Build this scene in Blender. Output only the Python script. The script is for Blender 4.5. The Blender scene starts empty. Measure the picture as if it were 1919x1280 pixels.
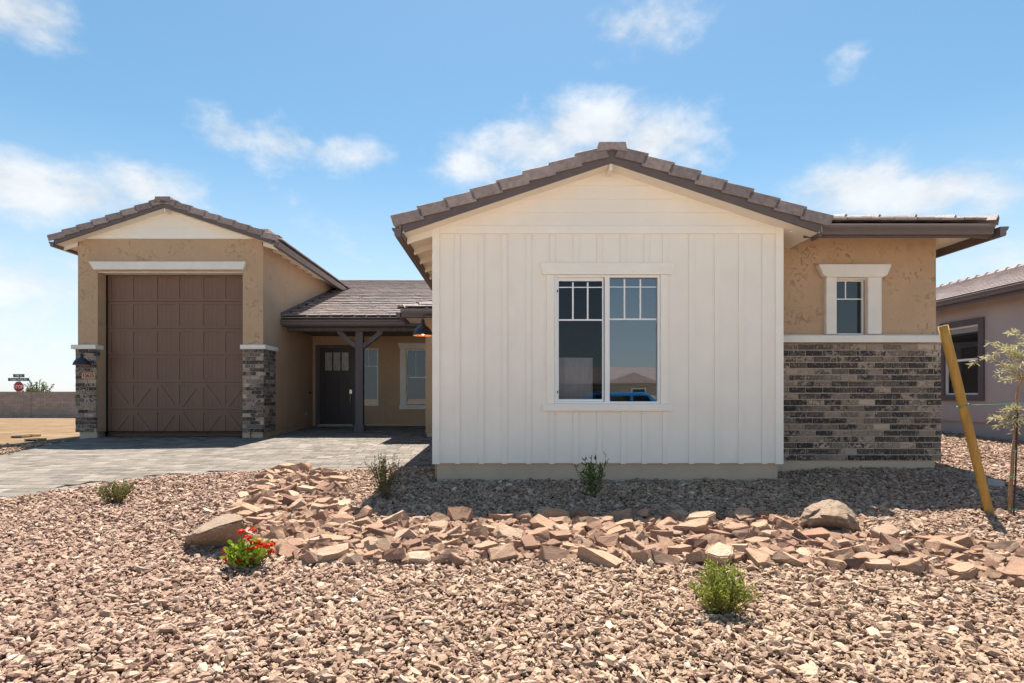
import bpy, bmesh, math, random
import numpy as np
from mathutils import Vector, Matrix, Euler, noise as mnoise

# ------------------------------------------------------------------ camera, light, exposure
F = 1066.0            # focal length in photo pixels (1919 wide)
CX, CY, EYE = 945.0, 745.0, 1.5
scene = bpy.context.scene
COL = scene.collection
cam_d = bpy.data.cameras.new('camera'); cam = bpy.data.objects.new('camera', cam_d); COL.objects.link(cam)
cam.location = (0, 0, EYE); cam.rotation_euler = (math.radians(90), 0, 0)
cam_d.sensor_width = 36.0; cam_d.lens = F / 1919 * 36
cam_d.shift_x = (959.5 - CX) / 1919; cam_d.shift_y = (CY - 640) / 1919
cam_d.clip_end = 3000; cam_d.clip_start = 0.05
scene.camera = cam
SUN_EL, SUN_AZ = math.radians(68.6), math.radians(5)
sun_d = bpy.data.lights.new('sun', 'SUN'); sun_d.energy = 4.9; sun_d.angle = math.radians(0.5); sun_d.color = (1.0, 0.93, 0.82)
sun = bpy.data.objects.new('sun', sun_d); COL.objects.link(sun)
sdir = Vector((math.cos(SUN_EL) * math.sin(SUN_AZ), math.cos(SUN_EL) * math.cos(SUN_AZ), math.sin(SUN_EL)))
sun.rotation_euler = (-sdir).to_track_quat('-Z', 'Y').to_euler(); sun.location = (0, 0, 30)
scene.view_settings.view_transform = 'Standard'; scene.view_settings.look = 'None'
scene.view_settings.exposure = 1.22; scene.view_settings.gamma = 1.0
scene.view_settings.use_curve_mapping = False
SKY_STRENGTH = 0.076

def PX(px, D): return (px - CX) / F * D
def PZ(py, D): return EYE - (py - CY) / F * D

def make_world():
    w = bpy.data.worlds.new('World'); scene.world = w; w.use_nodes = True
    nt = w.node_tree; N = nt.nodes; L = nt.links; N.clear()
    out = N.new('ShaderNodeOutputWorld'); bg = N.new('ShaderNodeBackground')
    sky = N.new('ShaderNodeTexSky'); sky.sky_type = 'NISHITA'; sky.sun_disc = False
    sky.sun_elevation = SUN_EL; sky.sun_rotation = SUN_AZ; sky.altitude = 300; sky.air_density = 1.0; sky.dust_density = 0.6; sky.ozone_density = 1.6
    def M(op, a, b=None, c=None, clamp=False):
        n = N.new('ShaderNodeMath'); n.operation = op; n.use_clamp = clamp
        for i, v in enumerate((a, b, c)):
            if v is None: continue
            if isinstance(v, (int, float)): n.inputs[i].default_value = v
            else: L.new(v, n.inputs[i])
        return n.outputs[0]
    tc = N.new('ShaderNodeTexCoord'); sep = N.new('ShaderNodeSeparateXYZ'); L.new(tc.outputs['Generated'], sep.inputs[0])
    az = M('ARCTAN2', sep.outputs[0], sep.outputs[1]); el = M('ARCSINE', sep.outputs[2])
    def noise(scale, detail, rough, dist=0.0, stretch=1.6):
        mp = N.new('ShaderNodeMapping'); mp.inputs['Scale'].default_value = (1, 1, stretch); L.new(tc.outputs['Generated'], mp.inputs[0])
        n = N.new('ShaderNodeTexNoise'); n.inputs['Scale'].default_value = scale; n.inputs['Detail'].default_value = detail
        n.inputs['Roughness'].default_value = rough; n.inputs['Distortion'].default_value = dist; L.new(mp.outputs[0], n.inputs[0]); return n.outputs[0]
    n1 = noise(10, 6, 0.58, 0.15); n2 = noise(28, 4, 0.6, 0.2, 1.6); n0 = noise(2.3, 4, 0.5)
    # cloud banks: direction (photo pixel), half sizes in pixels, weight
    banks = [(50, 25, 105, 55, .95), (430, 248, 75, 42, .75), (530, 268, 95, 42, .75), (650, 288, 95, 40, .72), (40, 350, 120, 62, 1.0),
             (170, 362, 130, 48, .95), (270, 350, 110, 50, .9), (1010, 275, 150, 55, .9), (1110, 240, 120, 52, 1.0), (1220, 262, 110, 50, .95), (890, 310, 100, 45, .8),
             (1300, 292, 80, 32, .7), (1600, 350, 130, 50, 1.0), (1720, 362, 170, 48, 1.0), (1850, 372, 90, 36, .8), (1205, 50, 105, 55, .7),
             (1590, 120, 50, 36, .55), (60, 530, 190, 90, .7), (30, 640, 220, 120, .6), (590, 450, 110, 80, .5), (1840, 490, 160, 70, .6), (820, 300, 60, 26, .5), (1170, 15, 60, 30, .55)]
    total = None
    for px, py, hw, hh, wt in banks:
        u, v = (px - CX) / F, (CY - py) / F
        a0 = math.atan2(u, 1); e0 = math.asin(v / math.sqrt(1 + u * u + v * v)); k = math.cos(a0)
        wa = hw / F * k * k * 1.25; we = hh / F * k * math.cos(e0) * 1.2
        da = M('DIVIDE', M('SUBTRACT', az, a0), wa); de = M('DIVIDE', M('SUBTRACT', el, e0), we)
        r2 = M('ADD', M('MULTIPLY', da, da), M('MULTIPLY', de, de))
        g = M('MULTIPLY', M('EXPONENT', M('MULTIPLY', r2, -0.9)), wt)
        total = g if total is None else M('MAXIMUM', total, g)
    # loose clouds over the rest of the sky, outside the part the camera looks at
    mr0 = N.new('ShaderNodeMapRange'); mr0.inputs[1].default_value = 0.52; mr0.inputs[2].default_value = 0.7; L.new(n0, mr0.inputs[0])
    away = N.new('ShaderNodeMapRange'); away.inputs[1].default_value = 0.75; away.inputs[2].default_value = 0.45; L.new(sep.outputs[1], away.inputs[0])
    total = M('MAXIMUM', total, M('MULTIPLY', M('MULTIPLY', mr0.outputs[0], away.outputs[0]), 0.8))
    fb = M('ADD', M('MULTIPLY', M('SUBTRACT', n1, 0.5), 2.1), M('MULTIPLY', M('SUBTRACT', n2, 0.5), 0.7))
    dens = M('ADD', M('SUBTRACT', total, 0.42), M('MULTIPLY', fb, 0.62))
    mr = N.new('ShaderNodeMapRange'); mr.interpolation_type = 'SMOOTHSTEP'; mr.inputs[1].default_value = -0.12; mr.inputs[2].default_value = 0.62; L.new(dens, mr.inputs[0])
    fac = M('MULTIPLY', mr.outputs[0], 0.84)
    # pale haze low on the horizon
    hz = N.new('ShaderNodeMapRange'); hz.interpolation_type = 'SMOOTHSTEP'; hz.inputs[1].default_value = 0.42; hz.inputs[2].default_value = -0.02; L.new(el, hz.inputs[0])
    mixh = N.new('ShaderNodeMix'); mixh.data_type = 'RGBA'; L.new(M('MULTIPLY', hz.outputs[0], 0.72), mixh.inputs[0])
    hs = N.new('ShaderNodeHueSaturation'); hs.inputs['Saturation'].default_value = 1.13; hs.inputs['Hue'].default_value = .482; hs.inputs['Value'].default_value = .93; L.new(sky.outputs[0], hs.inputs['Color'])
    L.new(hs.outputs[0], mixh.inputs[6]); mixh.inputs[7].default_value = (5.0, 5.5, 5.8, 1)
    cr = N.new('ShaderNodeMapRange'); cr.inputs[1].default_value = 0.35; cr.inputs[2].default_value = 0.7; cr.inputs[3].default_value = 4.6; cr.inputs[4].default_value = 5.9; L.new(n1, cr.inputs[0])
    cc = N.new('ShaderNodeCombineColor'); L.new(cr.outputs[0], cc.inputs[0]); L.new(M('MULTIPLY', cr.outputs[0], 1.01), cc.inputs[1]); L.new(M('MULTIPLY', cr.outputs[0], 1.02), cc.inputs[2])
    mix = N.new('ShaderNodeMix'); mix.data_type = 'RGBA'; L.new(fac, mix.inputs[0]); L.new(mixh.outputs[2], mix.inputs[6]); L.new(cc.outputs[0], mix.inputs[7])
    L.new(mix.outputs[2], bg.inputs[0]); bg.inputs[1].default_value = SKY_STRENGTH; L.new(bg.outputs[0], out.inputs[0])
make_world()
scene.cycles.max_bounces = 8; scene.cycles.diffuse_bounces = 6; scene.cycles.transparent_max_bounces = 12
scene.cycles.sample_clamp_indirect = 6.0

# ------------------------------------------------------------------ helpers
rnd = random.Random(7)
WLOC = {}
class MB:
    def __init__(s): s.v = []; s.f = []
    def add(s, vs, fs):
        o = len(s.v); s.v += [tuple(p) for p in vs]; s.f += [tuple(i + o for i in f) for f in fs]; return s
    def box(s, x0, x1, y0, y1, z0, z1):
        return s.add([(x0,y0,z0),(x1,y0,z0),(x1,y1,z0),(x0,y1,z0),(x0,y0,z1),(x1,y0,z1),(x1,y1,z1),(x0,y1,z1)],
                     [(0,3,2,1),(4,5,6,7),(0,1,5,4),(1,2,6,5),(2,3,7,6),(3,0,4,7)])
    def quad(s, a, b, c, d): return s.add([a,b,c,d], [(0,1,2,3)])
    def prism(s, poly, ext):           # polygon of 3D points, extruded by a vector
        e = Vector(ext); n = len(poly); a = [Vector(p) for p in poly]; b = [p + e for p in a]
        s.add(a + b, [tuple(range(n))[::-1], tuple(range(n, 2*n))] + [(i, (i+1) % n, n + (i+1) % n, n + i) for i in range(n)]); return s
    def prism_xz(s, pts, y0, y1): return s.prism([(x, y0, z) for x, z in pts], (0, y1 - y0, 0))
    def bar(s, p, q, w, h, up=(0,0,1)):  # box beam between two points
        p, q = Vector(p), Vector(q); d = (q - p).normalized(); up = Vector(up)
        sx = d.cross(up).normalized(); u = sx.cross(d)
        poly = [p + sx*w/2*i + u*h/2*j for i, j in ((-1,-1),(1,-1),(1,1),(-1,1))]
        return s.prism(poly, q - p)
    def tube(s, path, radii, n=8, cap=True):
        path = [Vector(p) for p in path]
        if isinstance(radii, (int, float)): radii = [radii]*len(path)
        o = len(s.v); prev = None
        for i, p in enumerate(path):
            d = (path[min(i+1, len(path)-1)] - path[max(i-1, 0)]).normalized()
            if prev is None:
                a = Vector((0,0,1)) if abs(d.z) < .9 else Vector((1,0,0)); sx = d.cross(a).normalized()
            else: sx = (prev - d*prev.dot(d)).normalized()
            prev = sx; sy = d.cross(sx)
            for k in range(n):
                t = 2*math.pi*k/n; s.v.append(tuple(p + (sx*math.cos(t) + sy*math.sin(t))*radii[i]))
        for i in range(len(path)-1):
            for k in range(n):
                s.f.append((o+i*n+k, o+i*n+(k+1)%n, o+(i+1)*n+(k+1)%n, o+(i+1)*n+k))
        if cap:
            s.f.append(tuple(o+k for k in range(n))[::-1]); s.f.append(tuple(o+(len(path)-1)*n+k for k in range(n)))
        return s
    def lathe(s, prof, c, n=20):       # profile (r,z) around vertical axis at c
        o = len(s.v)
        for r, z in prof:
            for k in range(n):
                t = 2*math.pi*k/n; s.v.append((c[0]+r*math.cos(t), c[1]+r*math.sin(t), c[2]+z))
        for i in range(len(prof)-1):
            for k in range(n):
                s.f.append((o+i*n+k, o+i*n+(k+1)%n, o+(i+1)*n+(k+1)%n, o+(i+1)*n+k))
        return s
    def mesh(s, name, loc=(0,0,0), smooth=False):
        me = bpy.data.meshes.new(name); l = Vector(loc)
        me.from_pydata([tuple(Vector(p) - l) for p in s.v], [], s.f)
        bm = bmesh.new(); bm.from_mesh(me); bmesh.ops.recalc_face_normals(bm, faces=bm.faces); bm.to_mesh(me); bm.free()
        if smooth: me.polygons.foreach_set('use_smooth', [True]*len(me.polygons))
        return me
    def build(s, name, mat, parent=None, smooth=False, bevel=0, loc=None):
        if loc is None:
            a = np.array(s.v); loc = Vector(((a[:,0].min()+a[:,0].max())/2, (a[:,1].min()+a[:,1].max())/2, a[:,2].min()))
        me = s.mesh(name, loc, smooth); me.materials.append(mat)
        o = link(name, me, loc, parent)
        if bevel:
            b = o.modifiers.new('bevel', 'BEVEL'); b.width = bevel; b.segments = 2; b.limit_method = 'ANGLE'; b.angle_limit = math.radians(40)
        return o
def link(name, data, loc, parent=None, rot=None, scale=None):
    o = bpy.data.objects.new(name, data); COL.objects.link(o); loc = Vector(loc)
    WLOC[o.name] = loc.copy()
    if parent is not None:
        o.parent = parent; loc = loc - WLOC[parent.name]
    R = rot.to_4x4() if rot is not None else Matrix.Identity(4)
    S = Matrix.Diagonal(Vector(scale).to_4d()) if scale is not None else Matrix.Identity(4)
    if scale is not None: S[3][3] = 1
    o.matrix_local = Matrix.Translation(loc) @ R @ S
    return o
def thing(name, label, cat, loc, group=None):
    o = link(name, None, loc); o.empty_display_size = .2
    o['label'] = label; o['category'] = cat
    if group: o['group'] = group
    return o
def tag(o, label=None, cat=None, group=None, kind=None):
    if label: o['label'] = label
    if cat: o['category'] = cat
    if group: o['group'] = group
    if kind: o['kind'] = kind
    return o
def axes(u, v, w):   # rotation matrix with the given axis columns
    m = Matrix.Identity(3)
    for i, a in enumerate((u, v, w)):
        a = Vector(a)
        for r in range(3): m[r][i] = a[r]
    return m

# ------------------------------------------------------------------ materials
class NB:
    def __init__(s, name):
        s.m = bpy.data.materials.new(name); s.m.use_nodes = True; s.t = s.m.node_tree; s.N = s.t.nodes; s.L = s.t.links
        s.p = s.N['Principled BSDF']; s.tc = s.N.new('ShaderNodeTexCoord')
    def n(s, typ, **kw):
        x = s.N.new('ShaderNode' + typ)
        for k, v in kw.items(): setattr(x, k, v)
        return x
    def put(s, node, key, v):
        if isinstance(v, bpy.types.NodeSocket): s.L.new(v, node.inputs[key])
        else:
            try: node.inputs[key].default_value = v
            except Exception: node.inputs[key].default_value = (*v, 1)
    def noise(s, scale, detail=4, rough=.55, dist=0, vec=None, stretch=None):
        v = vec or s.tc.outputs['Object']
        if stretch:
            mp = s.n('Mapping'); mp.inputs['Scale'].default_value = stretch; s.L.new(v, mp.inputs[0]); v = mp.outputs[0]
        x = s.n('TexNoise'); s.L.new(v, x.inputs['Vector'])
        x.inputs['Scale'].default_value = scale; x.inputs['Detail'].default_value = detail; x.inputs['Roughness'].default_value = rough; x.inputs['Distortion'].default_value = dist
        return x.outputs[0]
    def math(s, op, a, b=None, clamp=False):
        x = s.n('Math', operation=op, use_clamp=clamp); s.put(x, 0, a)
        if b is not None: s.put(x, 1, b)
        return x.outputs[0]
    def ramp(s, fac, stops, interp='LINEAR'):
        x = s.n('ValToRGB'); s.L.new(fac, x.inputs[0]); r = x.color_ramp; r.interpolation = interp
        while len(r.elements) < len(stops): r.elements.new(.5)
        for e, (p, c) in zip(r.elements, stops): e.position = p; e.color = (*c, 1) if len(c) == 3 else c
        return x.outputs[0]
    def mix(s, fac, a, b, blend='MIX'):
        x = s.n('Mix', data_type='RGBA', blend_type=blend); s.put(x, 0, fac); s.put(x, 6, a); s.put(x, 7, b); return x.outputs[2]
    def mr(s, v, a, b, c=0, d=1):
        x = s.n('MapRange'); s.L.new(v, x.inputs[0])
        for i, k in enumerate((a, b, c, d)): x.inputs[i+1].default_value = k
        return x.outputs[0]
    def bump(s, h, strength=.5, dist=.01):
        x = s.n('Bump'); x.inputs['Strength'].default_value = strength; x.inputs['Distance'].default_value = dist; s.L.new(h, x.inputs['Height']); s.L.new(x.outputs[0], s.p.inputs['Normal'])
    def fin(s, color, rough=.7, spec=.4, metallic=0):
        s.put(s.p, 'Base Color', color); s.put(s.p, 'Roughness', rough); s.p.inputs['Specular IOR Level'].default_value = spec; s.p.inputs['Metallic'].default_value = metallic
        return s.m
    def orand(s): return s.n('ObjectInfo').outputs['Random']
    def ocoord(s, k=37.0):   # object coordinates shifted by the object's random number
        add = s.n('VectorMath', operation='ADD'); s.L.new(s.tc.outputs['Object'], add.inputs[0]); s.L.new(s.math('MULTIPLY', s.orand(), k), add.inputs[1]); return add.outputs[0]
def sc(c, k): return tuple(min(1, x*k) for x in c)
def m_plain(name, col, rough=.7, var=.12, scale=6, bump=0, bscale=60, spec=.4, metallic=0, stretch=None, orand=0):
    b = NB(name); v = b.ocoord() if orand else None
    c = b.mix(b.mr(b.noise(scale, 5, .6, vec=v, stretch=stretch), .3, .7), sc(col, 1-var), sc(col, 1+var))
    if orand: c = b.mix(1.0, c, b.ramp(b.orand(), [(0, (1-orand,)*3), (1, (1,)*3)]), 'MULTIPLY')
    if bump: b.bump(b.noise(bscale, 4, .6, vec=v, stretch=stretch), bump, .01)
    return b.fin(c, rough, spec, metallic)
def m_stucco(name, col):
    b = NB(name)
    big = b.noise(1.3, 4, .6); strokes = b.noise(12, 5, .66, 1.1, stretch=(1, 1, .8)); mask = b.mr(b.noise(2.6, 3, .5), .46, .62)
    line = b.math('MULTIPLY', b.ramp(strokes, [(0, (0,0,0)), (.56, (0,0,0)), (.60, (1,1,1)), (.63, (0,0,0)), (1, (0,0,0))]), mask)
    c = b.mix(b.mr(big, .3, .7), sc(col, .92), sc(col, 1.08))
    c = b.mix(b.math('MULTIPLY', line, .14), c, sc(col, .5))
    fine = b.noise(90, 5, .65); mid = b.noise(11, 5, .6, .6)
    h = b.math('ADD', b.math('MULTIPLY', fine, .25), b.math('SUBTRACT', b.math('MULTIPLY', mid, .8), b.math('MULTIPLY', line, .6)))
    b.bump(h, .85, .014); return b.fin(c, .9, .2)
def m_siding(name, col):
    b = NB(name); v = b.tc.outputs['Object']
    c = b.mix(b.mr(b.noise(1.7, 4, .6), .3, .7), sc(col, .955), sc(col, 1.02))
    b.bump(b.math('ADD', b.noise(30, 5, .6, .5, stretch=(1, 1, .15)), b.math('MULTIPLY', b.noise(3, 2, .5), .8)), .14, .006); return b.fin(c, .6, .35)
def m_brick(name):
    b = NB(name); v = b.ocoord(); r = b.orand()
    base = b.ramp(r, [(0, (0.069,0.055,0.050)), (.2, (0.167,0.131,0.109)), (.4, (0.265,0.207,0.172)), (.6, (0.333,0.259,0.210)), (.85, (0.412,0.317,0.252)), (1, (0.549,0.423,0.336))])
    r3 = b.math('FRACT', b.math('MULTIPLY', r, 41.7)); blot = b.mr(b.math('ADD', b.noise(15, 5, .62, 1.0, vec=v), b.math('MULTIPLY', r3, .3)), .60, .68)
    r2 = b.math('FRACT', b.math('MULTIPLY', r, 17.3))
    dark = b.mix(b.math('MULTIPLY', blot, b.mr(r2, .1, .6, .35, .96)), base, (.035, .032, .037))
    pale = b.mr(b.noise(30, 4, .7, .3, vec=v), .57, .65)
    c = b.mix(b.math('MULTIPLY', pale, .7), dark, (.56, .49, .43))
    b.bump(b.noise(55, 5, .65, .4, vec=v), .8, .012); return b.fin(c, .82, .3)
def m_rock(name, cols, band=1.0):
    b = NB(name); v = b.ocoord(); r = b.orand()
    base = b.ramp(r, cols)
    n = b.noise(9, 6, .65, .8, vec=v, stretch=(.6, .6, 2.6)); c = b.mix(b.mr(n, .30, .60), b.mix(.5, base, (.26,.155,.115)), base); c = b.mix(b.mr(b.noise(22, 5, .7, vec=v), .54, .72, 0, .6), c, (.52,.42,.35))
    c = b.mix(b.mr(b.noise(5, 4, .6, vec=v), .58, .78, 0, .55), c, (.33,.17,.115))
    b.bump(b.math('ADD', n, b.math('MULTIPLY', b.noise(42, 5, .7, vec=v), .6)), .85, .02); return b.fin(c, .88, .25)
def m_glass(name, tint=(.03,.035,.04), fac=.22, transp=0.0):
    b = NB(name); b.N.remove(b.p); out = b.N['Material Output']
    g = b.n('BsdfGlossy'); g.inputs['Roughness'].default_value = .012; g.inputs['Color'].default_value = (.86, .93, 1.0, 1)
    wob = b.n('Bump'); wob.inputs['Strength'].default_value = .015; wob.inputs['Distance'].default_value = .01; b.L.new(b.noise(2.5, 1), wob.inputs['Height']); b.L.new(wob.outputs[0], g.inputs['Normal'])
    if transp: d = b.n('BsdfTransparent'); d.inputs[0].default_value = (*tint, 1)
    else: d = b.n('BsdfDiffuse'); d.inputs[0].default_value = (*tint, 1)
    lw = b.n('Fresnel'); lw.inputs[0].default_value = 1.5
    f = b.math('ADD', lw.outputs[0], fac, True); mx = b.n('MixShader'); b.L.new(f, mx.inputs[0]); b.L.new(d.outputs[0], mx.inputs[1]); b.L.new(g.outputs[0], mx.inputs[2]); b.L.new(mx.outputs[0], out.inputs[0])
    return b.m
def m_leaf(name, cols, rough=.55):
    b = NB(name); g = b.n('NewGeometry'); c = b.ramp(g.outputs['Random Per Island'], cols); b.fin(c, rough, .3)
    tr = b.n('BsdfTranslucent'); b.L.new(b.mix(1.0, c, (1.0, 1.0, .6), 'MULTIPLY'), tr.inputs[0])
    mx = b.n('MixShader'); mx.inputs[0].default_value = .3; out = b.N['Material Output']
    b.L.new(b.p.outputs[0], mx.inputs[1]); b.L.new(tr.outputs[0], mx.inputs[2]); b.L.new(mx.outputs[0], out.inputs[0]); return b.m
TAN = (.50, .345, .222); WHITE = (.885, .83, .745); TILE = (.35, .28, .262); BROWN = (.125, .098, .095)
M = {}
M['stucco'] = m_stucco('stucco', TAN); M['stucco_grey'] = m_plain('stucco_grey', (.47, .41, .40), .9, .06, 2, .6, 60)
M['siding'] = m_siding('white_siding', WHITE); M['trim'] = m_plain('white_trim', (.885, .835, .75), .6, .03, 3, .12, 25)
M['foam'] = m_plain('painted_stucco_trim', (.78, .74, .68), .8, .05, 4, .3, 120)
M['stem'] = m_plain('foundation_paint', (.55, .43, .32), .85, .06, 3, .3, 60)
M['fascia'] = m_plain('fascia_paint', BROWN, .55, .12, 5, .15, 40); M['gutter'] = m_plain('gutter_metal', sc(BROWN, 1.1), .38, .06, 3, spec=.5)
M['tile'] = m_plain('concrete_tile', TILE, .6, .25, 14, .6, 70, .45, stretch=(1, 4, 1), orand=.38)
M['tile_field'] = m_plain('concrete_tile_field', TILE, .6, .25, 3, .5, 50, .45)
M['soffit'] = m_plain('soffit_white', (.80, .76, .69), .7, .03, 3); M['brick'] = m_brick('thin_brick'); M['mortar'] = m_plain('mortar', (.46, .365, .245), .9, .15, 20, .5, 90)
M['door_brown'] = m_plain('garage_door_paint', (.175, .097, .064), .45, .06, 3, .12, 35, stretch=(1, 1, .12)); M['dark_door'] = m_plain('entry_door_paint', (.045, .033, .036), .42, .1, 4, .15, 30, stretch=(1, 1, .1))
M['timber'] = m_plain('stained_timber', (.115, .10, .105), .7, .2, 8, .4, 30, stretch=(1, 1, .15)); M['vinyl'] = m_plain('white_vinyl', (.84, .84, .83), .4, .02)
M['glass'] = m_glass('window_glass', (.012, .014, .016), fac=.03); M['glass_front'] = m_glass('front_window_glass', (.45, .48, .5), .13, 1); M['screen'] = m_glass('screened_glass', (.72, .72, .74), -.015, 1)
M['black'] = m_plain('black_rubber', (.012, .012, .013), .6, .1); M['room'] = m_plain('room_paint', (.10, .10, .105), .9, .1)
M['lamp'] = m_plain('lamp_metal', (.022, .022, .032), .42, .3, 12, spec=.5); M['copper'] = m_plain('lamp_inside', (.62, .30, .14), .5, .08)
M['bulb'] = m_plain('bulb_glass', (.85, .8, .7), .2, .02); M['brass'] = m_plain('satin_brass', (.72, .62, .45), .3, .05, metallic=.9)
M['plaque'] = m_plain('number_plaque', (.62, .36, .25), .7, .08); M['block'] = m_plain('concrete_block', (.36, .285, .245), .9, .12, 9, .4, 60, orand=.22)
M['joint'] = m_plain('block_mortar', (.20, .165, .145), .95, .1); M['galv'] = m_plain('galvanised_post', (.42, .43, .44), .4, .1, metallic=.6)
M['red'] = m_plain('sign_red', (.40, .012, .015), .45, .04); M['green_sign'] = m_plain('sign_green', (.0, .10, .085), .45, .04); M['white'] = m_plain('sign_white', (.85, .85, .85), .5, .02)
M['stake'] = m_plain('lodge_pole', (.42, .235, .05), .7, .28, 9, .5, 40, stretch=(1.6, 1.6, .12)); M['stake_end'] = m_plain('sawn_end', (.55, .38, .2), .8, .15)
M['bark'] = m_plain('young_bark', (.30, .18, .09), .8, .3, 30, .5, 80); M['wire'] = m_plain('green_tie', (.05, .30, .20), .5, .05)
M['twig'] = m_plain('twig', (.16, .11, .06), .8, .2); M['concrete'] = m_plain('concrete', (.40, .38, .36), .9, .12, 8, .4, 70)
M['asphalt'] = m_plain('asphalt', (.16, .155, .15), .9, .2, 10, .5, 200); M['blue'] = m_plain('blue_car_paint', (.02, .16, .42), .25, .04, spec=.6)
M['rubber'] = m_plain('tyre', (.02, .02, .02), .8, .1); M['rim'] = m_plain('alloy', (.5, .5, .52), .3, .05, metallic=.8)
M['lite'] = m_plain('frosted_lite', (.34, .34, .33), .25, .35, 7, spec=.6, stretch=(3, 1, .6))
b_ = NB('lit_bulb'); b_.p.inputs['Emission Color'].default_value = (1, .55, .25, 1); b_.p.inputs['Emission Strength'].default_value = 14; M['lit_bulb'] = b_.fin((.9, .7, .5), .3)
# ------------------------------------------------------------------ ground
PROF = np.array([(-400, -.15), (-20, -.12), (-3.2, -.06), (0, -.02), (3, 0), (5, .08), (6.4, .15), (8.2, .265), (9.1, .31), (14.6, .445), (18.4, .55), (26, .5), (45, .1), (600, 0)])
PROFL = np.array([(-400, -.15), (-20, -.12), (-3.2, -.06), (0, -.02), (5, .05), (9.1, .25), (14.6, .39), (20, .30), (40, .05), (600, 0)])
def sstep(a, b, x):
    t = min(1, max(0, (x - a) / (b - a))); return t*t*(3 - 2*t)
def gz(x, y):
    z = np.interp(y, PROF[:,0], PROF[:,1]); zl = np.interp(y, PROFL[:,0], PROFL[:,1])
    k = sstep(-10.8, -13, x); z = z*(1-k) + zl*k
    z += .075 * sstep(3.9, 5.2, x) * sstep(7.3, 8.7, y) * (1 - sstep(9.5, 13, y))
    return float(z)
def on_ground(px, py):
    D = 8.0
    for _ in range(60):
        D = .5*D + .5*(EYE - gz(PX(px, D), D)) * F / (py - CY)
    return Vector((PX(px, D), D, gz(PX(px, D), D)))
EDGE = [on_ground(*p) for p in ((0, 940), (100, 924), (200, 909), (290, 899), (370, 893), (500, 887), (640, 884.5), (760, 880), (806, 879))]
EDGE = [Vector((e.x, e.y, 0)) for e in EDGE]; EDGE[-1].x = -1.06
DRIVE = [(-13.5, .2), (-9.9, 3.2)] + [(e.x, e.y) for e in EDGE] + [(-1.06, 14.88), (-2.1, 14.88), (-2.1, 18.6), (-6.17, 18.6), (-6.17, 14.64), (-6.7, 14.64), (-6.7, 15.15), (-10.4, 15.15), (-10.4, 14.64), (-10.7, 14.5), (-10.3, 12.6), (-9.9, 11.2), (-10.2, 8), (-12.2, 4.2), (-16, 1.5)]
def inside(poly, x, y):
    c = False; n = len(poly); j = n - 1
    for i in range(n):
        xi, yi = poly[i][0], poly[i][1]; xj, yj = poly[j][0], poly[j][1]
        if (yi > y) != (yj > y) and x < (xj - xi)*(y - yi)/(yj - yi) + xi: c = not c
        j = i
    return c
def edge_dist(poly, x, y):
    best = 1e9; p = Vector((x, y))
    for i in range(len(poly)):
        a = Vector(poly[i][:2]); b = Vector(poly[(i+1) % len(poly)][:2]); ab = b - a
        t = max(0, min(1, (p - a).dot(ab) / max(ab.length_squared, 1e-9))); best = min(best, (p - a - ab*t).length)
    return best
def make_ground():
    xs = sorted(set([-600, -300, -150, -80, -50, -35] + list(np.arange(-26, -14, 1.0)) + list(np.arange(-14, 14.01, .25)) + list(np.arange(15, 26, 1.0)) + [35, 50, 80, 150, 300, 600]))
    ys = sorted(set([-400, -200, -100, -60, -40, -25, -15, -10, -6, -3, -1] + list(np.arange(0, 19.01, .25)) + list(np.arange(20, 46, 1.0)) + [55, 70, 100, 160, 300, 600]))
    v = []; 
    for y in ys:
        for x in xs:
            z = gz(x, y) - .012
            if y > 13.5 and x < -10.8 or y > 20: z += .05*mnoise.noise(Vector((x*.35, y*.35, 1))) * min(1, abs(y - 13)/6)
            v.append((x, y, z))
    n = len(xs); f = [(j*n+i, j*n+i+1, (j+1)*n+i+1, (j+1)*n+i) for j in range(len(ys)-1) for i in range(n-1)]
    me = bpy.data.meshes.new('ground'); me.from_pydata(v, [], f); me.polygons.foreach_set('use_smooth', [True]*len(f))
    b = NB('desert_ground'); geo = b.n('NewGeometry'); sep = b.n('SeparateXYZ'); b.L.new(geo.outputs['Position'], sep.inputs[0]); P = geo.outputs['Position']
    dirt = b.ramp(b.noise(.7, 7, .65, .3, vec=P), [(.3, (0.139,0.084,0.046)), (.5, (0.189,0.122,0.067)), (.7, (0.238,0.168,0.103))])
    dirt = b.mix(b.mr(b.noise(9, 5, .7, vec=P, stretch=(.3, 1, 1)), .55, .7, 0, .75), dirt, (.19, .125, .08)); dirt = b.mix(b.mr(b.noise(1.6, 5, .7, vec=P, stretch=(.35, 1, 1)), .52, .68, 0, .7), dirt, (.31, .24, .17))
    gr = b.ramp(b.noise(38, 4, .7, vec=P), [(.3, (0.053,0.032,0.022)), (.5, (0.120,0.079,0.054)), (.7, (0.210,0.148,0.105))])  # bed under the chips darkened; shade of the gaps put into colour
    far = b.mr(b.math('ADD', b.math('SUBTRACT', -10.9, sep.outputs[0]), b.math('MULTIPLY', b.noise(1.5, 3, vec=P), .5)), .2, .7)
    back = b.mr(sep.outputs[1], 13.0, 13.8); strip = b.math('MAXIMUM', b.math('MULTIPLY', far, back), b.mr(sep.outputs[1], 24, 26))
    street = b.mr(sep.outputs[1], 1.2, .2)  # unseen ground behind the camera, paled to bounce light onto the walls
    c = b.mix(strip, gr, dirt); c = b.mix(street, c, (.50, .41, .31))
    b.bump(b.math('ADD', b.noise(20, 6, .7, vec=P), b.noise(2.5, 4, .6, vec=P)), .7, .04)
    me.materials.append(b.fin(c, .95, .15)); return tag(link('ground', me, (0,0,0)), kind='structure')
make_ground()
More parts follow.
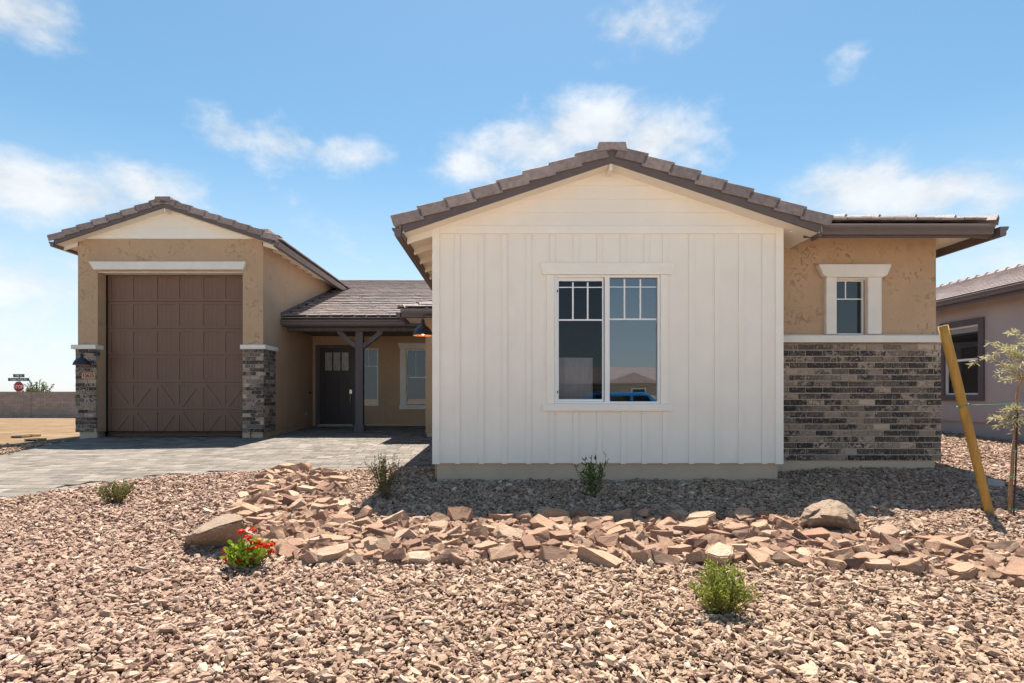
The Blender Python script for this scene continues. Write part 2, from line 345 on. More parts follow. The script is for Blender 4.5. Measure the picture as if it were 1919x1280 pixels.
tag(MB().box(-300, 300, -4.6, -3.0, -.1, .03).build('bounce_sidewalk', m_plain('bounce_sidewalk_concrete', (.50, .46, .41), .9, .08, 4)), kind='structure')  # unseen pale strip added to bounce light onto the house front
tag(MB().box(-300, 300, -14.5, -5.6, -.06, -.045 - .0).build('street', M['asphalt']), kind='structure')

# ------------------------------------------------------------------ driveway of pavers
def m_paver():
    b = NB('paver'); v = b.ocoord(); a = b.n('Attribute', attribute_name='tone'); r = b.math('FRACT', b.math('ADD', b.orand(), a.outputs['Fac']))
    c = b.ramp(r, [(0, (0.097,0.083,0.071)), (.3, (0.155,0.134,0.112)), (.55, (0.210,0.179,0.150)), (.8, (0.143,0.126,0.112)), (1, (0.269,0.228,0.190))])
    geo = b.n('NewGeometry'); P = geo.outputs['Position']
    c = b.mix(b.mr(b.noise(5, 4, .6, vec=P), .35, .7, 0, .45), c, (.21,.19,.17))
    b.bump(b.noise(80, 5, .7, vec=P), .35, .006); return b.fin(c, .85, .25)
M['paver'] = m_paver()
b_ = NB('joint_sand'); M['joint_sand'] = b_.fin(b_.mix(b_.noise(40), (.14,.12,.10), (.22,.19,.165)), .95, .1)
def make_driveway():
    bm = bmesh.new(); step = .5
    mb = MB()
    # sand bed: fine cells of the polygon, following the ground
    xs = np.arange(-16, -.9, step); ys = np.arange(0, 19, step)
    bm2 = bmesh.new(); vs = [bm2.verts.new((x, y, 0)) for x, y in DRIVE]; bm2.faces.new(vs)
    for x in xs: bmesh.ops.bisect_plane(bm2, geom=bm2.verts[:] + bm2.edges[:] + bm2.faces[:], plane_co=(x, 0, 0), plane_no=(1, 0, 0))
    for y in ys: bmesh.ops.bisect_plane(bm2, geom=bm2.verts[:] + bm2.edges[:] + bm2.faces[:], plane_co=(0, y, 0), plane_no=(0, 1, 0))
    for vtx in bm2.verts: vtx.co.z = gz(vtx.co.x, vtx.co.y) - .004
    bmesh.ops.recalc_face_normals(bm2, faces=bm2.faces)
    if sum(f.normal.z for f in bm2.faces) < 0: bmesh.ops.reverse_faces(bm2, faces=bm2.faces)
    me = bpy.data.meshes.new('driveway'); bm2.to_mesh(me); bm2.free(); me.materials.append(M['joint_sand'])
    dr = tag(link('driveway', me, (0,0,0)), kind='structure')
    lens = [.16, .235, .31, .31, .235]; T = .02
    def pmesh(l, w):
        m_ = MB().box(-l/2, l/2, -w/2, w/2, -.015, T - .006)
        i = .006; m_.add([(-l/2,-w/2,T-.006),(l/2,-w/2,T-.006),(l/2,w/2,T-.006),(-l/2,w/2,T-.006),(-l/2+i,-w/2+i,T),(l/2-i,-w/2+i,T),(l/2-i,w/2-i,T),(-l/2+i,w/2-i,T)], [(4,5,6,7),(0,1,5,4),(1,2,6,5),(2,3,7,6),(3,0,4,7)])
        m_.f.pop(1); return m_
    items = []; y = .3; r = random.Random(3)
    while y < 18.6:
        w = r.choice((.155, .23, .23)); x = -16 + r.random()*.3
        while x < -1.0:
            l = r.choice(lens)
            cx_, cy_ = x + l/2, y + w/2
            if inside(DRIVE, cx_, cy_) and edge_dist(DRIVE[1:len(EDGE)+2], cx_, cy_) > .22 and all(inside(DRIVE, cx_ + a*l*.42, cy_ + b*w*.42) for a in (-1, 1) for b in (-1, 1)):
                items.append((cx_, cy_, l - .010, w - .010, 0.0))
            x += l
        y += w
    # soldier course along the front edge
    pts = [Vector((-9.9, 3.2))] + [Vector((e.x, e.y)) for e in EDGE]
    for a, b in zip(pts[:-1], pts[1:]):
        d = (b - a); L_ = d.length; d.normalize(); nrm = Vector((-d.y, d.x)); k = max(1, round(L_ / .235))
        for i in range(k):
            p = a + d*(L_*(i + .5)/k) + nrm*.095; items.append((p.x, p.y, L_/k - .007, .175, math.atan2(d.y, d.x)))
    def vis(it):
        x_, y_ = it[0], it[1]; px = CX + x_*F/y_
        return it[2]*it[3]/y_**3 if -10 < px < 1000 and y_ < 17 and (px < 800 or y_ < 9.5) else 0
    items.sort(key=vis, reverse=True)
    cache = {}; rest = MB(); tones = []
    for k, (x_, y_, l, w, a) in enumerate(items):
        z = gz(x_, y_) + r.uniform(-.002, .002); e = .2
        sx = (gz(x_+e, y_) - gz(x_-e, y_))/(2*e); sy = (gz(x_, y_+e) - gz(x_, y_-e))/(2*e)
        R = Vector((0,0,1)).rotation_difference(Vector((-sx, -sy, 1)).normalized()).to_matrix() @ Matrix.Rotation(a, 3, 'Z')
        key = (round(l, 2), round(w, 2))
        if k < 300:
            if key not in cache:
                m_ = pmesh(l, w).mesh('paver'); m_.materials.append(M['paver']); cache[key] = m_
            link('paver', cache[key], (x_, y_, z), dr, R)
        else:
            m_ = pmesh(l, w); rest.add([Vector((x_, y_, z)) + R @ Vector(p) for p in m_.v], m_.f); tones += [r.random()]*len(m_.f)
    o = rest.build('paver_field', M['paver'], dr); o['kind'] = 'stuff'
    at = o.data.attributes.new('tone', 'FLOAT', 'FACE'); at.data.foreach_set('value', tones)
make_driveway()

# ------------------------------------------------------------------ house
house = thing('house', 'single-storey tan house with white board-and-batten wing and tall brown garage door', 'house', (1.5, 8.3, .27))
def wall_xz(x0, x1, z0, z1, y, t, holes=()):
    mb = MB(); X = sorted({x0, x1, *[h[0] for h in holes], *[h[1] for h in holes]}); Z = sorted({z0, z1, *[h[2] for h in holes], *[h[3] for h in holes]})
    for i in range(len(X)-1):
        for j in range(len(Z)-1):
            cx_, cz_ = (X[i]+X[i+1])/2, (Z[j]+Z[j+1])/2
            if any(h[0] < cx_ < h[1] and h[2] < cz_ < h[3] for h in holes): continue
            for yy in (y, y+t): mb.quad((X[i],yy,Z[j]), (X[i+1],yy,Z[j]), (X[i+1],yy,Z[j+1]), (X[i],yy,Z[j+1]))
    for h in list(holes) + [(x0, x1, z0, z1)]:
        a, b, c, d = h
        for p, q in (((a,c),(b,c)), ((b,c),(b,d)), ((b,d),(a,d)), ((a,d),(a,c))):
            mb.quad((p[0],y,p[1]), (q[0],y,q[1]), (q[0],y+t,q[1]), (p[0],y+t,p[1]))
    return mb
WY = 8.2; WX0, WX1 = PX(811, WY), PX(1466, WY); WZ0 = PZ(869, WY); WXC = (WX0 + WX1)/2
WIN = (PX(1039, WY), PX(1236.5, WY), PZ(757.5, WY), PZ(515, WY))
wing_wall = wall_xz(WX0, WX1, WZ0, 4.0, WY, .16, [WIN]).build('front_wall', M['siding'], house)
MB().box(WX0+.01, WX0+.15, WY+.162, 14.88, .3, 3.95).build('side_wall', M['stucco'], house)
MB().box(WX0+.055, WX1-.045, WY+.05, WY+.2, .1, WZ0 - .001).build('foundation', M['stem'], house)
def zz(py): return PZ(py, WY)
def xx(px): return PX(px, WY)
T1 = .022
for a, b in ((811.2, 824), (1452, 1466)):
    MB().box(xx(a) - (.006 if a < 900 else 0), xx(b) + (.006 if a > 900 else 0), WY - T1 - .006, WY - .0005, WZ0 - .012, 4.12).build('corner_board', M['trim'], house, bevel=.003)
for px in (857.5, 902, 945.5, 990.4, 1295, 1343, 1388, 1432):
    MB().box(xx(px-4.8), xx(px+4.8), WY - T1, WY - .0005, WZ0 - .01, zz(438) - .002).build('batten', M['siding'], house, bevel=.002)
for px in (1035, 1079, 1123, 1167, 1211.5, 1246): MB().box(xx(px-4.8), xx(px+4.8), WY - T1, WY - .0005, zz(492.5), zz(438) - .002).build('batten', M['siding'], house, bevel=.002)
for px in (1034, 1078.7, 1123, 1168, 1207, 1246): MB().box(xx(px-4.8), xx(px+4.8), WY - T1, WY - .0005, WZ0 - .01, zz(771.5)).build('batten', M['siding'], house, bevel=.002)
MB().box(xx(824.2), xx(1451.8), WY - T1 - .004, WY - .0005, zz(437.8), zz(423)).build('band_board', M['trim'], house, bevel=.003)
# gable lap boards
ZS = 4.775; SL = .335
def lap_boards(parent, xc, zs, lines, y, half):
    for k in range(len(lines)-1):
        z0, z1 = lines[k], lines[k+1]; h0 = min(half, (zs - z0)/SL + .05); h1 = max(.02, min(half, (zs - z1)/SL + .05))
        poly = [(xc-h0, z0), (xc+h0, z0), (xc+h1, z1+.012), (xc-h1, z1+.012)]
        a = [(p[0], y - (.021 if i < 2 else .006), p[1]) for i, p in enumerate(poly)]; b = [(p[0], y + .01, p[1]) for p in poly]
        MB().add(a + b, [(0,1,2,3), (4,7,6,5), (0,4,5,1), (1,5,6,2), (2,6,7,3), (3,7,4,0)]).build('lap_board', M['siding'], parent)
lap_boards(house, WXC, ZS, [zz(422.8), zz(398.5), zz(373), zz(347), zz(321), 4.80], WY - .002, (WX1-WX0)/2 - .112)
MB().prism_xz([(WX0, 3.94), (WX1, 3.94), (WXC, ZS - .01)], WY + .01, WY + .15).build('gable_core', M['siding'], house)

def window(parent, x0, x1, z0, z1, y, fw=.035, sashes=1, bars=(), glass=None, mull=.07, depth=.06):
    f = MB()
    f.box(x0, x0+fw, y, y+depth, z0, z1).box(x1-fw, x1, y, y+depth, z0, z1).box(x0+fw, x1-fw, y, y+depth, z0, z0+fw).box(x0+fw, x1-fw, y, y+depth, z1-fw, z1)
    wo = f.build('window', M['vinyl'], parent, bevel=.003)
    n = sashes; w = (x1 - x0 - 2*fw - (n-1)*mull)/n; out = []
    for k in range(n):
        a = x0 + fw + k*(w + mull); out.append((a, a + w))
        if k < n-1: MB().box(a+w, a+w+mull, y+.004, y+depth-.004, z0+fw, z1-fw).build('mullion', M['vinyl'], wo)
        MB().box(a, a+w, y+depth*.6, y+depth*.6+.006, z0+fw, z1-fw).build('pane', (glass or [M['glass']]*n)[k], wo)
    for (kind, p, q0, q1, t) in bars:      # v: x=p from z q0 to q1;  h: z=p from x q0 to q1
        yb = y + depth*.6 - .012
        (MB().box(p-t/2, p+t/2, yb, yb+.01, q0, q1) if kind == 'v' else MB().box(q0, q1, yb - .001, yb+.0105, p-t/2, p+t/2)).build('glazing_bar', M['vinyl'], wo)
    return wo
wz = lambda zy: zz(470 + zy/3.878); wx = lambda zx: xx(980 + zx/3.878)
bars = [('h', wz(497), wx(262), wx(578), .022), ('v', wx(365), wz(492), wz(223), .022), ('v', wx(473), wz(492), wz(223), .022), ('h', wz(259), wx(262), wx(578), .014),
        ('h', wz(492), wx(628), wx(974), .022), ('v', wx(741), wz(487), wz(200), .022), ('v', wx(857), wz(487), wz(200), .022), ('h', wz(257), wx(628), wx(974), .012)]
fwin = window(house, *WIN, WY - .012, .032, 2, bars, [M['screen'], M['glass_front']], mull=xx(625-590+980)-xx(980) if False else .068, depth=.09)
# inner sash frame of the sliding pane on the left
sx0, sx1, sz0, sz1 = WIN[0]+.034, wx(588), WIN[2]+.034, WIN[3]-.034
MB().box(sx0, sx0+.03, WY+.02, WY+.038, sz0, sz1).box(sx1-.02, sx1, WY+.02, WY+.038, sz0, sz1).box(sx0+.03, sx1-.02, WY+.02, WY+.038, sz0, sz0+.03).box(sx0+.03, sx1-.02, WY+.02, WY+.038, sz1-.045, sz1).build('sash', M['vinyl'], fwin)
for pz in (287, 1030): MB().box(sx0+.004, sx0+.02, WY+.015, WY+.0195, wz(pz)-.018, wz(pz)+.018).build('screen_clip', M['black'], fwin)
MB().prism_xz([(xx(1017), zz(514.5)), (xx(1258.5), zz(514.5)), (xx(1265), zz(492.8)), (xx(1011.5), zz(492.8))], WY - .045, WY - .001).build('window_header', M['trim'], house, bevel=.003)
MB().box(xx(1017), xx(1258.5), WY - .06, WY - .001, zz(771), zz(758)).build('window_sill', M['trim'], house, bevel=.003)
for a, b in ((1024, 1038.6), (1237, 1251)): MB().box(xx(a), xx(b), WY - .034, WY - .001, zz(757.6), zz(514.9)).build('window_jamb', M['trim'], house, bevel=.003)
# dark room behind the front window
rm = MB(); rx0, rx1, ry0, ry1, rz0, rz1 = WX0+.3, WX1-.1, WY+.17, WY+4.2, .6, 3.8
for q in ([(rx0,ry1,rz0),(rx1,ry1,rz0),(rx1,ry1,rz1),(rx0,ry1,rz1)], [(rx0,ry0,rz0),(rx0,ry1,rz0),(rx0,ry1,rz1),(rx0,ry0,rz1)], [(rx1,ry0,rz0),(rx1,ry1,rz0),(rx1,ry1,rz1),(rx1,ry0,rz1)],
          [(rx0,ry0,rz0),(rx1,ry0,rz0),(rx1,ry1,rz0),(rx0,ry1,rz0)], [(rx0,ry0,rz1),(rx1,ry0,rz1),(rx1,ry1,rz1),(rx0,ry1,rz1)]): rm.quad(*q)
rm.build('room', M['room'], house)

# ------------------------------------------------------------------ roofs
CS = math.cos(math.atan(SL)); SN = math.sin(math.atan(SL))
def rake_tile_mesh(sign):
    # u down the slope, v along the ridge (front = -), w normal; lower end rides on the tile below
    L_, t = .43, .022; mb = MB()
    prof = [(0, -.125), (0, .03), (.24, .03), (.24, .008), (t, .008), (t, -.125)]
    a = [(0, v, w - .006) for v, w in prof]; b = [(L_, v, w + .034) for v, w in prof]
    n = len(prof); mb.add(a + b, [tuple(range(n))[::-1], tuple(range(n, 2*n))] + [(i, (i+1) % n, n+(i+1) % n, n+i) for i in range(n)])
    me = mb.mesh('rake_tile'); bm = bmesh.new(); bm.from_mesh(me); bmesh.ops.bevel(bm, geom=[e for e in bm.edges], offset=.004, segments=1, affect='EDGES'); bm.to_mesh(me); bm.free()
    me.materials.append(M['tile']); return me
RT = rake_tile_mesh(1)
NAIL = MB().lathe([(.0, .004), (.008, .002), (.008, -.004)], (0,0,0), 8).mesh('nail'); NAIL.materials.append(M['black'])
def gable_roof(xc, half, zs, yf, yb, wallhalf, yw, ntiles, right=True):
    """gable with its ridge running back; zs = height of the soffit at the ridge."""
    zt = lambda x, dz=0: zs + dz - SL*abs(x - xc)
    roof = MB().prism_xz([(xc-half+.1, zt(xc-half+.1, .02)), (xc, zs+.02), (xc+half-.1, zt(xc+half-.1, .02)), (xc+half-.1, zt(xc+half-.1, .16)), (xc, zs+.16), (xc-half+.1, zt(xc-half+.1, .16))], yf+.045, yb).build('roof', M['tile_field'], house)
    for s in (-1, 1):
        e = xc + s*(half - .14)
        MB().prism_xz([(e, zt(e, -.002)), (xc, zs-.002), (xc, zs+.016), (e, zt(e, .016))], yf+.042, yb).build('soffit', M['soffit'], house)
        # barge board
        xb, xt = xc + s*(half-.17), xc + s*(half-.13)
        MB().prism_xz([(xc, zs-.012), (xb, zt(xb, -.012)), (xt, zt(xt, .16)), (xc, zs+.165)], yf, yf+.04).build('barge_board', M['fascia'], house, bevel=.003)
        # eave board and gutter
        xe = xc + s*(half-.12); zb = zt(xe); plain = s > 0 and not right
        MB().box(min(xe, xe-s*.03), max(xe, xe-s*.03), yf+.043, 8.14 if plain else yb, zb-.05, zb+.11).build('eave_board', M['fascia'], house)
        gp = [(0, 0), (.075, 0), (.09, .03), (.085, .055), (.115, .09), (.125, .115), (.115, .125), (0, .12)]
        if not plain: MB().prism_xz([(xe + s*(.002+u), zb - .055 + w) for u, w in gp], yf+.02, yb).build('gutter', M['gutter'], house)
        # rafter tails
        y = yf + .30
        while y < min(yb, yf + (.2 if plain else 4.5)):
            if abs(xe - xc) > wallhalf: MB().prism_xz([(xc + s*wallhalf*.99, zt(wallhalf*.99 + xc, -.003)), (xe - s*.04, zt(xe - s*.04, -.003)), (xe - s*.04, zt(xe - s*.04, -.09)), (xc + s*wallhalf*.99, zt(wallhalf*.99 + xc, -.10))], y, y+.045).build('rafter_tail', M['soffit'], house)
            y += .61
        # rake tiles
        w_ax = Vector((s*SN, 0, CS)); u_ax = Vector((s*CS, 0, -SN)); v_ax = Vector((0, 1, 0))
        Lt = half / CS; ex = .365/CS
        for k in range(ntiles):
            u0 = Lt - ex*k - .43
            p = Vector((xc, yf - .028, zs + .205)) + u_ax*u0 + w_ax*(.004*(k % 2) + rnd.uniform(-.003, .003))
            if u0 < -.22: continue
            R = axes(u_ax, v_ax, w_ax) @ Matrix.Rotation(rnd.uniform(-.008, .008), 3, 'Y')
            if s < 0: pass
            t = link('rake_tile', RT, p, roof, R)
        # courses of tile over the slope
        mb = MB(); ncr = int(Lt/.34)
        for k in range(ncr):
            u1 = Lt - .34*k; u0 = max(.05, u1 - .40)
            q = [Vector((xc, 0, zs+.165)) + u_ax*a + w_ax*b for a, b in ((u0, 0), (u1, .028), (u1, .055), (u0, .03))]
            mb.prism([(p.x, yf+.26, p.z) for p in q], (0, yb - yf - .26, 0))
        mb.build('tile_courses', M['tile_field'], roof)
    # ridge cap at the front end
    cap = [(xc-.215, zs+.12), (xc-.185, zs+.255), (xc+.185, zs+.255), (xc+.215, zs+.12), (xc, zs+.155)]
    MB().prism_xz(cap, yf-.05, yf+.38).build('ridge_cap', M['tile'], roof, bevel=.006)
    y = yf + .40
    while y < yb - .3:
        MB().prism_xz([(xc-.17, zs+.16), (xc-.10, zs+.235), (xc+.10, zs+.235), (xc+.17, zs+.16)], y, y+.36).build('ridge_cap', M['tile'], roof); y += .38
    MB().box(xc-.02, xc+.02, yf+.041, yw, zs-.10, zs-.004).build('ridge_board', M['soffit'], house)
    return roof
gable_roof(WXC, 3.045, ZS, 7.88, 14.4, (WX1-WX0)/2, WY, 9, False)

# ---- brick wing on the right
BY = 8.8; s_ = lambda px: PX(px, BY); t_ = lambda py: PZ(py, BY)
BX1 = s_(1754); BW = (s_(1563), s_(1620.5), t_(625.5), t_(523.5))
wall_xz(WX1 - .1, BX1, t_(640), 4.1, BY, .2, [BW]).build('stucco_wall', M['stucco'], house)
MB().box(BX1 - .2, BX1 - .001, BY+.201, 32, .35, 4.0).build('side_wall', M['stucco'], house)
MB().box(WX1-.08, s_(1750), BY - .02, BY + .2, .2, t_(864)).build('foundation', M['stem'], house)
MB().box(BX1+.002, BX1+.03, BY+.10, BY+.13, .3, .62).build('drain_pipe', M['vinyl'], house)
MB().prism([(WX1-.05, BY-.001, t_(645)), (WX1-.05, BY-.11, t_(643)), (WX1-.05, BY-.115, t_(630)), (WX1-.05, BY-.09, t_(627.5)), (WX1-.05, BY-.001, t_(626.5))], (s_(1761)-WX1+.06, 0, 0)).build('belt_course', M['foam'], house, bevel=.006)
window(house, *BW, BY + .03, .018, 1, [('h', t_(558.5), BW[0]+.018, BW[1]-.018, .016), ('v', s_(1588.5), t_(558.5)+.008, BW[3]-.018, .016)], depth=.06)
for a, b in ((1543.5, 1563.5), (1621, 1647)): MB().box(s_(a), s_(b), BY - .075, BY + .03, t_(626), t_(519)).build('window_jamb', M['foam'], house, bevel=.015)
hp = [(1543, 521), (1647, 521), (1655, 517), (1662, 500), (1662, 496.5), (1528, 496.5), (1528, 500), (1536, 517)]
MB().prism_xz([(s_(a), t_(b)) for a, b in hp], BY - .11, BY - .001).build('window_header', M['foam'], house, bevel=.015)
MB().box(s_(1563), s_(1621), BY-.02, BY+.03, t_(523.6), t_(520.5)).build('window_head', M['foam'], house)
def brick_mesh(l, h, d, seed):
    r = random.Random(seed); me = bpy.data.meshes.new('brick'); bm = bmesh.new(); bmesh.ops.create_cube(bm, size=1)
    for v in bm.verts: v.co = Vector((v.co.x*l + r.uniform(-.003, .003), v.co.y*d + (r.uniform(-.004, .003) if v.co.y < 0 else 0), v.co.z*h + r.uniform(-.0025, .0025)))
    bmesh.ops.bevel(bm, geom=[e for e in bm.edges if any(v.co.y < 0 for v in e.verts)], offset=.005, segments=1, affect='EDGES')
    bm.to_mesh(me); bm.free(); me.materials.append(M['brick']); return me
BC = {}
def brick(parent, cx_, y, cz_, l, h, face='front'):
    key = (round(l, 2), round(h, 3), rnd.randrange(3))
    if key not in BC: BC[key] = brick_mesh(round(l, 2), h, .03, hash(key) % 9973)
    R = None if face == 'front' else Matrix.Rotation(math.radians(90), 3, 'Z')
    link('brick', BC[key], (cx_, y, cz_), parent, R)
def brick_panel(name, x0, x1, z0, z1, y, rows, bl, joint=.017, seed=0):
    """bricks on a wall facing the camera; mortar bed 9 mm behind their faces"""
    bed = MB().box(x0+.004, x1-.004, y+.004, y+.03, z0, z1).build(name, M['mortar'], house); r = random.Random(seed); h = (z1 - z0)/rows
    for k in range(rows):
        z = z0 + h*(k+.5); x = x0 - bl*((k % 2)*.5 + r.uniform(0, .22))
        while x < x1:
            a, b = max(x0, x), min(x1, x + bl)
            if b - a > .05: brick(bed, (a+b)/2 , y + .007 + r.uniform(-.003, .002), z, b - a - joint, h - joint)
            x += bl
    return bed
brick_panel('brick_wainscot', WX1 + .004, s_(1760.5), t_(864), t_(646), BY - .04, 19, .262, seed=5)
# hip roof over the brick wing
EYF, EXR, EZ = 8.15, 7.0, 3.90
def hipz(x, y): return EZ + SL*min(y - EYF, EXR - x)
def roof_slab(pts, zf, t0, t1):
    mb = MB(); n = len(pts); a = [(x, y, zf(x, y) + t0) for x, y in pts]; b = [(x, y, zf(x, y) + t1) for x, y in pts]
    return mb.add(a + b, [tuple(range(n))[::-1], tuple(range(n, 2*n))] + [(i, (i+1) % n, n+(i+1) % n, n+i) for i in range(n)])
FP = [(4.35, EYF), (EXR, EYF), (4.0, EYF+3.0), (4.0, EYF+.6)]; RP = [(EXR, EYF), (EXR, 32), (4.0, 32), (4.0, EYF+3.0)]
hip = roof_slab(FP, lambda x, y: EZ + SL*(y-EYF), .0, .10).build('hip_roof', M['tile_field'], house)
roof_slab(RP, lambda x, y: EZ + SL*(EXR-x), .0, .10).build('roof_slope', M['tile_field'], hip)
roof_slab([(4.1, EYF+.01), (EXR-.02, EYF+.01), (5.6, EYF+1.4), (4.1, EYF+1.4)], lambda x, y: EZ + SL*(y-EYF), -.02, -.002).build('soffit', M['soffit'], house)
roof_slab([(EXR-.01, EYF+.02), (EXR-.01, 18), (6.0, 18), (6.0, EYF+1.0)], lambda x, y: EZ + SL*(EXR-x), -.02, -.002).build('soffit', M['soffit'], house)
for y in np.arange(9.4, 13, .61): MB().prism_xz([(6.6, hipz(6.6, 99)-.022), (EXR-.02, hipz(EXR-.02, 99)-.022), (EXR-.02, hipz(EXR-.02, 99)-.10), (6.6, hipz(6.6, 99)-.11)], y, y+.045).build('rafter_tail', M['soffit'], house)
MB().bar((EXR-.03, EYF+.03, EZ-.06), (6.5, EYF+.53, EZ+.10), .045, .08).build('hip_rafter', M['soffit'], house)
gp = [(0, 0), (.075, 0), (.09, .03), (.085, .06), (.115, .095), (.125, .125), (.115, .135), (0, .13)]
MB().prism([(4.50, EYF - .002 - u, EZ - .075 + w) for u, w in gp], (EXR - .06 - 4.50, 0, 0)).build('gutter', M['gutter'], house)
MB().prism_xz([(EXR + .002 + u, EZ - .11 + w) for u, w in gp], EYF - .12, 32).build('gutter', M['gutter'], house)
MB().box(4.3, EXR-.035, EYF, EYF+.03, EZ-.10, EZ+.085).build('eave_board', M['fascia'], house)
MB().box(EXR-.03, EXR, EYF+.0005, 18, EZ-.13, EZ+.08).build('eave_board', M['fascia'], house)
def tile_mesh(w=.325, l=.42, t=.036):
    me = MB().box(-w/2, w/2, 0, l, 0, t).mesh('roof_tile'); bm = bmesh.new(); bm.from_mesh(me); bmesh.ops.bevel(bm, geom=[e for e in bm.edges if all(v.co.y < .01 for v in e.verts)], offset=.008, segments=1, affect='EDGES'); bm.to_mesh(me); bm.free()
    me.materials.append(M['tile']); return me
TM = tile_mesh()
UP = Vector((0, CS, SN)); NRM = Vector((0, -SN, CS))
def tile_rows(parent, x0f, x1f, y0, z0, k0, k1, joined=False):
    """rows of flat tiles on a slope that rises away from the camera; x0f(d), x1f(d): limits at run d"""
    ang = math.atan2(.042, .34); R0 = axes((1,0,0), UP, NRM) @ Matrix.Rotation(-ang, 3, 'X'); mb = MB()
    for k in range(k0, k1):
        d = .34*CS*k; base = Vector((0, y0, z0)) + UP*(.34*k) + NRM*.045
        x0, x1 = x0f(d), x1f(d); x = x0 + (.165 if k % 2 else 0)
        if k % 2: x -= .165 if False else 0
        xs = [x0 + .1] if k % 2 else []
        while x < x1 - .34:
            p = Vector((x + .1625, base.y, base.z)) + NRM*rnd.uniform(0, .006)
            if joined:
                for q in (TM,): mb.add([p + R0 @ v.co for v in TM.vertices], [tuple(f.vertices) for f in TM.polygons])
            else: link('roof_tile', TM, p, parent, R0 @ Matrix.Rotation(rnd.uniform(-.01, .01), 3, 'Y'))
            x += .332
    if joined: o = mb.build('tile_field', M['tile_field'], parent); o['kind'] = 'stuff'
tile_rows(hip, lambda d: 4.55, lambda d: EXR - d + .2, EYF - .05, EZ + .085, 0, 4)
tile_rows(hip, lambda d: 4.0, lambda d: EXR - d + .1, EYF - .05, EZ + .085, 4, 9, True)
def hip_caps(parent, a, b, n, w=.18, h=.06):
    a, b = Vector(a), Vector(b); d = (b - a).normalized(); L_ = (b - a).length; side = d.cross(Vector((0,0,1))).normalized(); up = side.cross(d)
    for k in range(n):
        p = a + d*(L_*k/n); l = L_/n*1.14
        prof = [(-w, -.03), (-w*.55, h), (w*.55, h), (w, -.03), (w*.8, -.035), (w*.42, h-.022), (-w*.42, h-.022), (-w*.8, -.035)]
        A = [p + side*i + up*(j + .05) for i, j in prof]; B = [p + d*l + side*i*.93 + up*(j + .012) for i, j in prof]; m = len(prof)
        MB().add(A + B, [tuple(range(m))[::-1], tuple(range(m, 2*m))] + [(i, (i+1) % m, m+(i+1) % m, m+i) for i in range(m)]).build('hip_cap', M['tile'], parent)
hip_caps(hip, (EXR+.03, EYF-.03, EZ+.085), (4.0, EYF+3.0, EZ+.10+SL*2.98), 9)

# window with a flared header on the side facing the neighbour
MB().prism([(BX1+.002, 20.9, 3.42), (BX1+.002, 22.6, 3.42), (BX1+.002, 22.75, 3.65), (BX1+.002, 20.75, 3.65)], (.10, 0, 0)).build('window_header', M['foam'], house)
MB().box(BX1+.002, BX1+.08, 20.9, 21.1, 1.3, 3.419).box(BX1+.002, BX1+.08, 22.4, 22.6, 1.3, 3.419).build('window_jamb', M['foam'], house)
# ------------------------------------------------------------------ garage
GY = 14.6; gx = lambda px: PX(px, GY); gzz = lambda py: PZ(py, GY)
GX0, GX1 = gx(146), gx(493); GXC = (GX0+GX1)/2; OX0, OX1, OZ1 = gx(183), gx(455), gzz(508); SLAB = gz(-8.5, GY) + .0
GTOP = gzz(447)
garage_wall = wall_xz(GX0, GX1, .60, GTOP, GY, .3, [(OX0, OX1, .60, OZ1)]).build('garage_wall', M['stucco'], house)
MB().box(GX1 - .3, GX1 - .0005, GY+.301, 21, .60, GTOP + .35).build('garage_side_wall', M['stucco'], house)
MB().box(GX0 + .0005, GX0 + .3, GY+.301, 21, .3, GTOP + .35).build('garage_side_wall', M['stucco'], house)
MB().box(GX1 - .32, GX1 - .02, GY+.02, 18.5, .2, .598).build('foundation', M['stem'], house)
for a, b in ((GX0+.06, OX0-.002), (OX1+.002, GX1-.33)): MB().box(a, b, GY-.02, GY+.28, .2, .5985).build('foundation', M['stem'], house)
# white frieze and gable boards
GZS = 6.30
MB().box(GX0 - .01, GX1 + .01, GY - .03, GY - .001, GTOP, GTOP+.11).build('frieze_board', M['trim'], house, bevel=.003)
MB().prism_xz([(GX0, GTOP+.001), (GX1, GTOP+.001), (GX1, GZS - SL*(GX1-GXC)), (GXC, GZS - .01), (GX0, GZS - SL*(GX1-GXC))], GY + .01, GY + .2).build('gable_core', M['siding'], house)
lap_boards(house, GXC, GZS, [GTOP+.11, GTOP+.30, GTOP+.50, GZS+.02], GY - .002, (GX1-GX0)/2 - .01)
gable_roof(GXC, 2.90, GZS, 14.3, 21.2, (GX1-GX0)/2, GY, 8)
hdr = [(gx(181), gzz(506)), (gx(459), gzz(506)), (gx(463.5), gzz(491)), (gx(171.5), gzz(491))]
MB().prism_xz(hdr, GY - .12, GY - .001).build('garage_header', M['foam'], house, bevel=.008)
MB().box(OX0, OX1, GY+.02, GY+.3, OZ1 - .02, OZ1 - .001).build('header_underside', M['trim'], house)
